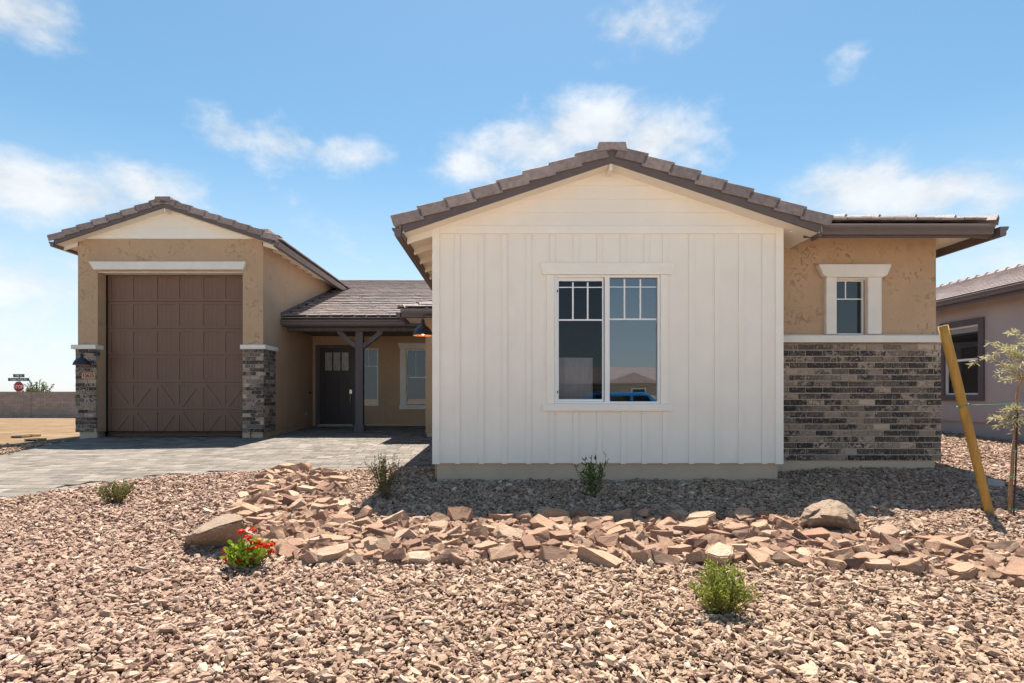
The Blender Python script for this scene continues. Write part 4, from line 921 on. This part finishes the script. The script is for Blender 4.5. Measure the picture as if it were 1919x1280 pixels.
# ------------------------------------------------------------------ rocks of the dry creek
M['rock'] = m_rock('creek_rock', [(0, (0.177,0.097,0.070)), (.15, (0.318,0.185,0.125)), (.35, (0.459,0.295,0.197)), (.5, (0.353,0.194,0.132)), (.65, (0.495,0.326,0.215)), (.8, (0.388,0.248,0.173)), (1, (0.583,0.418,0.298))])
M['boulder'] = m_rock('boulder_stone', [(0, (0.266,0.199,0.143)), (1, (0.266,0.199,0.143))])
def rock_mesh(seed, flat):
    """slab-like broken stone: a skewed block with its corners split off"""
    r = random.Random(seed); bm = bmesh.new(); bmesh.ops.create_cube(bm, size=1)
    sk = r.uniform(-.3, .3)
    for v in bm.verts: v.co = Vector((v.co.x*r.uniform(.85, 1.1) + v.co.y*sk, v.co.y*.68*r.uniform(.8, 1.1), v.co.z*flat*r.uniform(.75, 1.1)))
    for _ in range(r.choice((4, 5, 6))):
        n = Vector((r.choice((-1, 1))*r.uniform(.3, 1), r.choice((-1, 1))*r.uniform(.3, 1), r.uniform(-.9, .9))).normalized()
        far = max(v.co.dot(n) for v in bm.verts); cut = bmesh.ops.bisect_plane(bm, geom=bm.verts[:] + bm.edges[:] + bm.faces[:], plane_co=n*far*r.uniform(.66, .86), plane_no=n, clear_outer=True)
        es = [e for e in cut['geom_cut'] if isinstance(e, bmesh.types.BMEdge)]
        if es: bmesh.ops.edgenet_fill(bm, edges=es)
    bmesh.ops.bevel(bm, geom=bm.edges[:], offset=.038, segments=2, affect='EDGES', clamp_overlap=True)
    bmesh.ops.triangulate(bm, faces=bm.faces[:]); bmesh.ops.subdivide_edges(bm, edges=[e for e in bm.edges if e.calc_length() > .16], cuts=1); bmesh.ops.triangulate(bm, faces=bm.faces[:]); bmesh.ops.recalc_face_normals(bm, faces=bm.faces); bm.normal_update()
    for v in bm.verts: v.co += v.normal*.045*mnoise.fractal(v.co*2.6 + Vector((seed*3.1, 0, 0)), .8, 2.0, 3)
    me = bpy.data.meshes.new('creek_rock'); bm.to_mesh(me); bm.free(); me.materials.append(M['rock']); return me
RM = [rock_mesh(40+i, random.Random(i).uniform(.38, .72)) for i in range(32)]
UPR = [(500, 890), (560, 884), (620, 892), (640, 930), (650, 972), (700, 982), (790, 986), (900, 984), (1060, 978), (1300, 977), (1500, 980), (1600, 1012), (1760, 1024), (1960, 1038)]
LOW = [(2010, 1118), (1800, 1088), (1600, 1072), (1400, 1060), (1250, 1062), (1000, 1056), (800, 1060), (650, 1060), (545, 1056), (500, 1045), (450, 1000), (440, 965), (470, 925)]
CREEK = [tuple(on_ground(*p)[:2]) for p in UPR + LOW]
B_L, B_R = on_ground(400, 1026), on_ground(1555, 1000)
def creek():
    r = random.Random(17); pts = []; xs = [p[0] for p in CREEK]; ys = [p[1] for p in CREEK]
    def ok(x, y, rad, k): return all((x-a)**2 + (y-b)**2 > ((rad + c)*k)**2 for a, b, c in pts)
    blocks = [(B_L.x, B_L.y + .12, .30), (B_R.x, B_R.y + .15, .31), (on_ground(468, 1070).x, on_ground(468, 1070).y, .22)]
    def clear(x, y, rad): return all((x-a)**2 + (y-b)**2 > (c + rad*.4)**2 for a, b, c in blocks)
    # larger stones line the two edges of the bed
    for poly, rr in ((UPR[4:], (.09, .135)), (LOW[:9], (.09, .14)), (UPR[:5], (.07, .11)), (LOW[8:], (.07, .11))):
        q = [on_ground(*p) for p in poly]
        for a, b in zip(q[:-1], q[1:]):
            L_ = (b - a).length; k = max(1, int(L_/.21))
            for i in range(k):
                p = a.lerp(b, (i + r.random())/k); rad = r.uniform(*rr); x, y = p.x + r.uniform(-.05, .05), p.y + r.uniform(-.06, .06)
                if abs(x) < .95*y + .3 and clear(x, y, rad) and ok(x, y, rad, .62): pts.append((x, y, rad))
    for rad0, rad1, tries, k in ((.085, .12, 900, .72), (.07, .09, 4000, .68), (.06, .07, 6000, .64)):
        for _ in range(tries):
            if len(pts) >= 298: break
            x, y = r.uniform(min(xs), max(xs)), r.uniform(min(ys), max(ys)); rad = r.uniform(rad0, rad1)
            if abs(x) > .95*y + .3 or not inside(CREEK, x, y) or not clear(x, y, rad): continue
            if ok(x, y, rad, k): pts.append((x, y, rad))
    def words(x, y, s):
        px, py = CX + x*F/y, CY + (EYE - gz(x, y))*F/y
        size = 'large' if s > .30 else 'middling' if s > .20 else 'small'
        if px < 655 and py < 1000: return size + ' stone ' + ('left' if px < 520 else 'centre' if px < 580 else 'right') + ' in the creek arm ' + ('touching the driveway edge' if py < 905 else 'just below the driveway' if py < 925 else 'half way down' if py < 950 else 'level with the slanted boulder' if py < 975 else 'above the red flowers')
        up = float(np.interp(px, [p[0] for p in UPR[4:]], [p[1] for p in UPR[4:]])); lo = float(np.interp(px, [p[0] for p in LOW[:9]][::-1], [p[1] for p in LOW[:9]][::-1])); t = (py - up)/(lo - up)
        zone = 'on the far creek edge' if t < .2 else 'on the near creek edge' if t > .8 else 'mid-creek'
        marks = [(470, 'beside the red flowers'), (600, 'just right of the red flowers'), (725, 'below the wispy brown-tipped shrub'), (870, 'left of the front window'), (990, 'left of the dark green shrub'), (1110, 'below the dark green shrub'), (1235, 'right of the dark green shrub'), (1355, 'above the rounded green bush'), (1450, 'left of the rounded boulder'), (1555, 'below the rounded boulder'), (1660, 'right of the rounded boulder'), (1770, 'between rounded boulder and stake'), (1870, 'in front of the leaning stake'), (2000, 'past the leaning stake')]
        return size + ' stone ' + zone + ' ' + min(marks, key=lambda m: abs(m[0] - px))[1]
    named = {}
    for x, y, rad in pts:
        s = rad*2*r.uniform(.85, 1.1); z = gz(x, y) + s*r.uniform(.16, .28)
        R = Euler((r.gauss(0, .34), r.gauss(0, .3), r.gauss(0, .7) + (math.pi if r.random() < .5 else 0))).to_matrix()
        o = link('creek_rock', r.choice(RM), (x, y, z), None, R, (s*r.uniform(.95, 1.3), s*r.uniform(.85, 1.15), s*r.uniform(.75, 1.25)))
        tag(o, None, 'rock', 'stones of the dry creek bed'); named.setdefault(words(x, y, s), []).append(o)
    nth = ['leftmost', 'second from left', 'third from left', 'fourth from left', 'fifth from left', 'sixth from left', 'seventh from left', 'eighth from left', 'ninth from left', 'tenth from left', 'eleventh from left', 'twelfth from left']
    for lab, os_ in named.items():
        os_.sort(key=lambda o: o.location.x/o.location.y)
        for i, o in enumerate(os_): o['label'] = lab if len(os_) == 1 or len(os_) > 12 else lab + ', ' + nth[i]
    # small broken stones between them
    fm = []
    for i in range(10):
        me = rock_mesh(140+i, .7); fm.append(me)
    X, S = [], []
    while len(X) < 2900:
        x, y = r.uniform(min(xs), max(xs)), r.uniform(min(ys), max(ys))
        if abs(x) < .95*y + .3 and inside(CREEK, x, y): X.append((x, y, gz(x, y) + r.uniform(.0, .045))); s = r.uniform(.06, .14); S.append((s, s*r.uniform(.8, 1.1), s*r.uniform(.7, 1)))
    n = len(X); scatter('rubble', X, [(r.gauss(0, .4), r.gauss(0, .4), r.uniform(0, 6.28)) for _ in X], S, [r.randrange(10) for _ in X], [r.random() for _ in X], [r.random() for _ in X], fm, 'small broken tan stones filling the dry creek bed', 'rubble')
creek()
def boulder(name, label, pts, sub, amp, seed):
    bm = bmesh.new(); c = sum((Vector(p) for p in pts), Vector())/len(pts); base = Vector((c.x, c.y, min(p[2] for p in pts)))
    for p in pts: bm.verts.new(Vector(p) - base)
    bmesh.ops.convex_hull(bm, input=bm.verts[:]); bmesh.ops.delete(bm, geom=[v for v in bm.verts if not v.link_faces], context='VERTS')
    bmesh.ops.bevel(bm, geom=bm.edges[:], offset=.03, segments=2, affect='EDGES', clamp_overlap=True)
    bmesh.ops.triangulate(bm, faces=bm.faces[:])
    for _ in range(sub): bmesh.ops.subdivide_edges(bm, edges=bm.edges[:], cuts=1, use_grid_fill=True)
    bmesh.ops.smooth_vert(bm, verts=bm.verts[:], factor=.5, use_axis_x=True, use_axis_y=True, use_axis_z=True)
    bm.normal_update()
    for v in bm.verts:
        q = v.co*5 + Vector((seed, 0, 0)); v.co += v.normal*amp*(mnoise.fractal(q, .9, 2.1, 5) + .5*mnoise.fractal(q*3.1, .8, 2, 3))
    me = bpy.data.meshes.new(name); bm.to_mesh(me); bm.free(); me.materials.append(M['boulder']); me.polygons.foreach_set('use_smooth', [True]*len(me.polygons))
    tag(link(name, me, base), label, 'boulder')
def PP(px, py, D): return (PX(px, D), D, PZ(py, D))
g = B_L.y - .14
boulder('boulder', 'long slanted tan boulder beside the red flowers', [PP(347, 1030, g+.16), PP(340, 1014, g), PP(390, 1038, g+.14), PP(368, 1003, g-.18), PP(420, 985, g-.20), PP(456, 1006, g+.16), PP(460, 974, g-.12), PP(352, 1002, g-.06), PP(452, 966, g-.02), PP(430, 963, g+.42), PP(405, 968, g+.45), PP(452, 968, g+.35), PP(370, 1000, g+.4), (PX(400, g), g+.5, gz(0, g)-.05), (PX(350, g), g+.3, gz(0, g)-.05), (PX(440, g), g+.1, gz(0, g)-.05)], 3, .012, 3)
g = B_R.y - .08
boulder('boulder', 'rounded tan boulder on the creek edge below the brick wing', [PP(1496, 975, g+.1), PP(1500, 995, g+.08), PP(1504, 955, g+.12), PP(1530, 938, g+.18), PP(1566, 935, g+.2), PP(1592, 948, g+.2), PP(1610, 970, g+.15), PP(1613, 990, g+.12), PP(1610, 1004, g+.1), PP(1575, 1005, g+.12), PP(1540, 998, g+.12), PP(1560, 970, g-.16), PP(1530, 966, g-.12), PP(1598, 980, g-.10), (PX(1510, g+.5), g+.52, gz(3, g)), (PX(1600, g+.5), g+.5, gz(3, g)), PP(1550, 945, g+.45), (PX(1550, g), g+.3, gz(3, g)-.08)], 3, .011, 8)

# ------------------------------------------------------------------ plants
def leaf(mb, p, d, l, w, nrm=None, fold=.25):
    d = Vector(d).normalized(); a = Vector(nrm) if nrm else Vector((rnd.uniform(-1, 1), rnd.uniform(-1, 1), rnd.uniform(-.2, 1))); sx = d.cross(a)
    if sx.length < 1e-3: sx = d.cross(Vector((1, 0, .1)))
    sx.normalize(); up = sx.cross(d); p = Vector(p)
    mb.add([p, p + d*l*.35 + sx*w*.5 + up*w*fold, p + d*l*.75 + sx*w*.36 + up*w*fold*.4, p + d*l - up*l*.06, p + d*l*.75 - sx*w*.36 + up*w*fold*.4, p + d*l*.35 - sx*w*.5 + up*w*fold], [(0, 1, 2, 3), (0, 3, 4, 5)])
def shrub(name, label, base, stems, h, spread, leaf_l, leaf_w, per, mat, seed, lean=.6, bare=.15, twigs=2, thick=.004, cat='shrub', ball=False):
    r = random.Random(seed); t = thing(name, label, cat, base); st = MB(); fo = MB()
    for k in range(stems):
        a = r.uniform(0, 6.283); sp = spread*r.uniform(.25, 1); hh = h*r.uniform(.6, 1) * (math.sqrt(max(.1, 1 - (sp/spread)**2*.75)) if ball else 1)
        end = Vector((sp*math.cos(a), sp*math.sin(a), hh)); mid = Vector((end.x*lean*.6, end.y*lean*.6, hh*.55)) + Vector((r.gauss(0, .02), r.gauss(0, .02), 0))
        path = [Vector(base) + Vector((r.gauss(0, .015), r.gauss(0, .015), -.02)), Vector(base) + mid, Vector(base) + end]
        P = lambda q: path[0]*(1-q)**2 + path[1]*2*q*(1-q) + path[2]*q*q
        pts = [P(i/5) for i in range(6)]; st.tube(pts, [thick*(1 - .14*i) for i in range(6)], 4)
        runs = [(P, .0)]
        for _ in range(twigs):
            q0 = r.uniform(.3, .8); p0 = P(q0); e = p0 + Vector((r.gauss(0, .35), r.gauss(0, .35), r.uniform(.2, 1))).normalized()*h*r.uniform(.14, .3)
            st.tube([p0, e], [thick*.6, thick*.3], 3); runs.append((lambda q, p0=p0, e=e: p0.lerp(e, q), .0))
        for fn, _ in runs:
            n = per if fn is P else max(3, per//2)
            for i in range(n):
                q = bare + (1-bare)*(i + r.random())/n if fn is P else (i + r.random())/n
                p = fn(q); tg = (fn(min(1, q+.05)) - fn(max(0, q-.05))).normalized(); out = Vector((r.gauss(0, 1), r.gauss(0, 1), r.gauss(.2, .6))).normalized()
                leaf(fo, p, tg*.7 + out*.8, leaf_l*r.uniform(.6, 1.2), leaf_w*r.uniform(.7, 1.2))
    st.build('stem', M['twig'], t); fo.build('foliage', mat, t); return t
LG = m_leaf('leaf_green', [(0, (.035,.075,.015)), (.5, (.075,.14,.03)), (1, (.14,.20,.06))]); LO = m_leaf('leaf_olive', [(0, (.09,.10,.025)), (.5, (.17,.18,.05)), (1, (.26,.24,.09))])
LB = m_leaf('leaf_bright', [(0, (.12,.20,.015)), (.5, (.25,.36,.035)), (1, (.38,.46,.07))]); LR = m_leaf('leaf_russet', [(0, (.06,.085,.02)), (.6, (.12,.16,.04)), (.8, (.17,.13,.05)), (1, (.24,.24,.10))])
LY = m_leaf('leaf_yellowgreen', [(0, (.13,.17,.025)), (.5, (.26,.31,.05)), (1, (.40,.42,.09))]); LP = m_leaf('leaf_pale', [(0, (.38,.36,.23)), (.5, (.56,.52,.37)), (1, (.70,.66,.52))])
shrub('shrub', 'small twiggy olive shrub next to the driveway edge', on_ground(217, 948), 46, .30, .25, .026, .009, 18, LO, 1, lean=1.0, twigs=3)
shrub('shrub', 'wispy upright shrub with brown-tipped stems at the shadow edge', on_ground(722, 938), 34, .60, .36, .036, .010, 18, LR, 2, lean=1.05, twigs=2)
shrub('shrub', 'dark green narrow-leaved shrub in front of the white wing', on_ground(1110, 938), 15, .56, .27, .082, .018, 13, LG, 3, lean=1.1, twigs=1)
c2 = on_ground(1108, 938); 
shrub('shrub', 'rounded fine-leaved green bush in the gravel below the creek', on_ground(1352, 1158), 82, .41, .23, .026, .009, 18, LY, 5, lean=.9, bare=.25, twigs=3, thick=.0025, ball=True)
# red flowering plant
def lantana():
    base = on_ground(466, 1070); t = shrub('flowering_plant', 'low plant with clusters of bright red flowers beside the slanted boulder', base, 44, .30, .22, .056, .033, 8, LB, 6, lean=.9, bare=.3, twigs=1, thick=.003, cat='flower', ball=True)
    M['petal'] = m_leaf('petal_red', [(0, (.42,.008,.004)), (.6, (.62,.015,.008)), (1, (.75,.07,.01))]); r = random.Random(4)
    for px, py in ((425, 1051), (451, 998), (473, 996), (463, 1009), (471, 1015), (480, 1017), (489, 1021), (456, 1037), (471, 1030), (475, 1047), (508, 1022), (510, 1035), (435, 1070), (500, 1025), (447, 1053), (424, 1034), (463, 1036), (481, 1028)):
        D = base.y - r.uniform(-.12, .14); c = Vector(PP(px, py, D)); c.z = max(c.z, gz(c.x, c.y) + .05); mb = MB(); rad = .032
        for k in range(26):
            d = Vector((r.gauss(0, 1), r.gauss(0, 1), abs(r.gauss(0, .8)))).normalized(); q = c + Vector((d.x*rad, d.y*rad, d.z*rad*.7))
            s1 = d.cross(Vector((.3, .5, .9))).normalized(); s2 = d.cross(s1)
            mb.add([q + (s1*math.cos(a) + s2*math.sin(a))*.0115 + d*.002*(i % 2) for i, a in enumerate(np.linspace(0, 6.283, 6)[:-1])], [(0, 1, 2, 3, 4)])
        mb.build('flower', M['petal'], t)
        st = MB(); st.tube([Vector((base.x + (c.x-base.x)*.3, base.y + (c.y-base.y)*.3, base.z)), c], [.003, .002], 4); st.build('stem', M['twig'], t)
lantana()
# stake, sapling, tie
sb = on_ground(1855, 966); sD = sb.y; stp = Vector(PP(1767, 610, sD + .05))
stk = thing('tree_stake', 'leaning round wooden lodge pole stake by the sapling', 'stake', sb)
d = (stp - sb); MB().tube([sb - d*.03, sb, sb + d*.3, sb + d*.6, sb + d*.9, stp], [.043, .044, .046, .048, .05, .052], 18).build('pole', M['stake'], stk, True)
MB().tube([stp - d.normalized()*.002, stp + d.normalized()*.004], .0515, 18).build('pole_end', M['stake_end'], stk)
def sapling():
    base = on_ground(1892, 970); t = thing('sapling', 'thin young tree with pale narrow leaves at the picture edge', 'tree', base); D = base.y; r = random.Random(12)
    tr = [Vector(PP(a, b, D)) for a, b in ((1892, 974), (1893, 930), (1896, 890), (1898, 850), (1903, 810), (1904, 770), (1906, 740), (1915, 712), (1926, 680), (1934, 640), (1938, 600))]
    MB().tube(tr, [.02, .019, .018, .017, .016, .015, .013, .011, .009, .007, .004], 9).build('trunk', M['bark'], t, True)
    cane = [Vector(PP(a, b, D - .03)) for a, b in ((1899, 972), (1903, 900), (1905, 840), (1907, 770))]; M['cane'] = m_plain('nursery_cane', (.06, .022, .018), .6, .2); MB().tube(cane, .009, 6).build('nursery_cane', M['cane'], t)
    fo = MB(); br = MB()
    tips = [(1842, 665), (1860, 640), (1850, 682), (1872, 690), (1888, 650), (1876, 625), (1910, 640), (1895, 700), (1930, 650), (1950, 690), (1960, 640), (1925, 610), (1880, 715), (1945, 620), (1970, 670), (1882, 640), (1900, 660), (1866, 660), (1938, 590)]
    low = [(1866, 790), (1885, 770), (1878, 800), (1925, 800), (1890, 790), (1930, 775), (1915, 815), (1900, 760)]
    for k, (a, b) in enumerate(tips + low + low[:3]):
        s = tr[7 + k % 3] if k < len(tips) else tr[5] + Vector((0, 0, -.03*(k % 4)))
        dy = r.uniform(-.28, .28) if k < len(tips) else r.uniform(-.12, .12); e = Vector(PP(a + r.uniform(-4, 4), b + r.uniform(-4, 4), D)) + Vector((0, dy, 0)); m = s.lerp(e, .5) + Vector((0, 0, .03))
        P = lambda q: s*(1-q)**2 + m*2*q*(1-q) + e*q*q
        br.tube([P(i/5) for i in range(6)], [.005, .0045, .004, .003, .0025, .0015], 4)
        for i in range(46 if k < len(tips) else 26):
            q = r.uniform(.12, 1); p = P(q); tg = (P(min(1, q+.05)) - P(max(0, q-.05))).normalized(); out = Vector((r.gauss(0, 1), r.gauss(0, 1), r.gauss(.2, .8))).normalized()
            leaf(fo, p + out*.01, tg*.7 + out*.75, r.uniform(.045, .075), r.uniform(.009, .014))
    br.build('branch', M['bark'], t); fo.build('crown', LP, t)
    w = thing('tree_tie', 'green wire tying the sapling to the leaning stake', 'wire', Vector(PP(1790, 760, sD)))
    p0 = sb + d*((PZ(760, sD) - sb.z)/d.z); p1 = Vector(PP(1905, 757, D)); ring = [p0 + Vector((.053*math.cos(a), .053*math.sin(a), -.004 + .022*math.cos(a))) for a in np.linspace(0, 6.283, 15)]
    MB().tube(ring, .006, 5).build('loop', M['wire'], w, True); MB().tube([p0 + Vector((.07, -.04, 0)), p0.lerp(p1, .5) - Vector((0, 0, .006)), p1, p1 + Vector((.5, .1, .0))], .0035, 5).build('strand', M['wire'], w, True)
    for b in (845, 895, 955): MB().tube([Vector(PP(1892, b, D - .03)), Vector(PP(1906, b + 1, D - .04))], .006, 5).build('tie_band', M['wire'], w)
sapling()
p = on_ground(1868, 916); p.z += .04; tag(MB().prism([(p.x-.12, p.y, p.z-.03), (p.x+.11, p.y, p.z-.03), (p.x+.11, p.y, p.z+.05), (p.x+.08, p.y, p.z+.06), (p.x-.12, p.y, p.z+.095)], (.05, .5, .0)).build('splash_block', M['concrete'], bevel=.006), 'grey concrete splash block in the gravel behind the stake', 'splash block')
# plant beyond the block wall
def far_plant():
    D = 43.0; b = Vector(PP(72, 745, D)); b.z = .05; t = thing('desert_shrub', 'spiky green desert shrub showing above the block wall', 'shrub', b); r = random.Random(8); br = MB(); fo = MB()
    for k in range(26):
        e = Vector((PX(r.uniform(45, 100), D), D + r.uniform(-.6, .6), PZ(r.uniform(714, 734), D))); m = b.lerp(e, .55) + Vector((0, 0, r.uniform(.5, 1.1)))
        P = lambda q: b*(1-q)**2 + m*2*q*(1-q) + e*q*q
        br.tube([P(i/7) for i in range(8)], [.05, .045, .04, .035, .03, .025, .02, .012], 4)
        for i in range(30):
            q = r.uniform(.25, 1); leaf(fo, P(q), Vector((r.gauss(0, 1), r.gauss(0, 1), r.gauss(.2, .8))), r.uniform(.08, .2), .05)
    for i in range(500):
        p = Vector((PX(r.uniform(44, 86), D), D + r.uniform(-.7, .5), r.uniform(.6, 1.95) + r.uniform(0, .15))); leaf(fo, p, Vector((r.gauss(0, 1), r.gauss(0, 1), r.gauss(.5, .6))), r.uniform(.12, .26), .09)
    br.build('branch', M['twig'], t); fo.build('foliage', LG, t)
far_plant()

# ------------------------------------------------------------------ across the street: seen mirrored in the front window
def suv():
    t = thing('parked_car', 'blue sport utility car mirrored in the front window', 'car', (5.4, -8.6, -.04)); x0, y0, y1, z = 5.4, -9.5, -7.65, -.045
    side = [(-2.3, .35), (-2.3, .95), (-2.2, 1.1), (-1.75, 1.68), (-1.4, 1.75), (.5, 1.75), (.75, 1.68), (1.35, 1.12), (2.2, 1.0), (2.32, .8), (2.32, .35)]
    MB().prism_xz([(x0 + a, z + b) for a, b in side], y0, y1).build('body', M['blue'], t, bevel=.06)
    for a, b in ((-1.72, -1.0), (-.9, -.05), (.05, .78)):
        for yy in (y1 + .003, y0 - .008): MB().prism_xz([(x0+a+.08, z+1.12), (x0+b+(.2 if b > .5 else 0), z+1.12), (x0+b-(.1 if b > .5 else 0), z+1.6), (x0+a+(.2 if a < -1.5 else 0), z+1.6)], yy, yy+.005).build('window', M['glass'], t)
    for a in (-1.45, 1.45):
        for yy in (y1 - .18, y0 - .03):
            w = MB().tube([(x0+a, yy, z+.36), (x0+a, yy+.22, z+.36)], .36, 22).build('wheel', M['rubber'], t); MB().tube([(x0+a, yy-.006, z+.36), (x0+a, yy+.226, z+.36)], .23, 18).build('rim', M['rim'], w)
suv()
def opposite():
    t = thing('facing_house', 'tan gabled house across the street, mirrored in the front window', 'house', (14, -46, -.1)); z = -.12
    M['st2'] = m_stucco('stucco_facing', (.40, .36, .32)); S2 = M['st2']
    MB().box(3, 26, -58, -46, z, z+3.2).build('wall', S2, t); MB().box(11.2, 16.4, -46, -44.5, z, z+3.2).build('wing_wall', S2, t)
    MB().prism([(2.4, -45.4, z+3.1), (2.4, -52, z+5.25), (2.4, -58.6, z+3.1)], (24.2, 0, 0)).build('roof', M['tile_field'], t)
    MB().prism_xz([(10.7, z+3.1), (13.8, z+4.25), (16.9, z+3.1)], -50, -44.0).build('gable_roof', M['tile_field'], t)
    MB().box(13.6, 15.2, -44.6, -44.45, z+.9, z+2.6).build('window', M['vinyl'], t); MB().box(13.75, 15.05, -44.46, -44.44, z+1.05, z+2.45).build('pane', M['glass'], t)
    MB().box(4.5, 10, -46.02, -45.95, z+.05, z+2.4).build('garage_door', M['door_brown'], t)
opposite()
bd = thing('added_board', 'added pale board standing in for the pale blur behind the screened pane', 'board', (xx(1080), WY+.25, .6))  # board added to give the left pane its pale blur
MB().prism([(xx(1040), WY+.26, .62), (xx(1116), WY+.26, .62), (xx(1116), WY+.26, zz(668)-.01), (xx(1040), WY+.26, zz(667)-.01)], (0, .04, 0)).build('board_face', m_plain('pale_board', (.80, .84, .82), .7, .15, 6, stretch=(3, 1, .4)), bd)
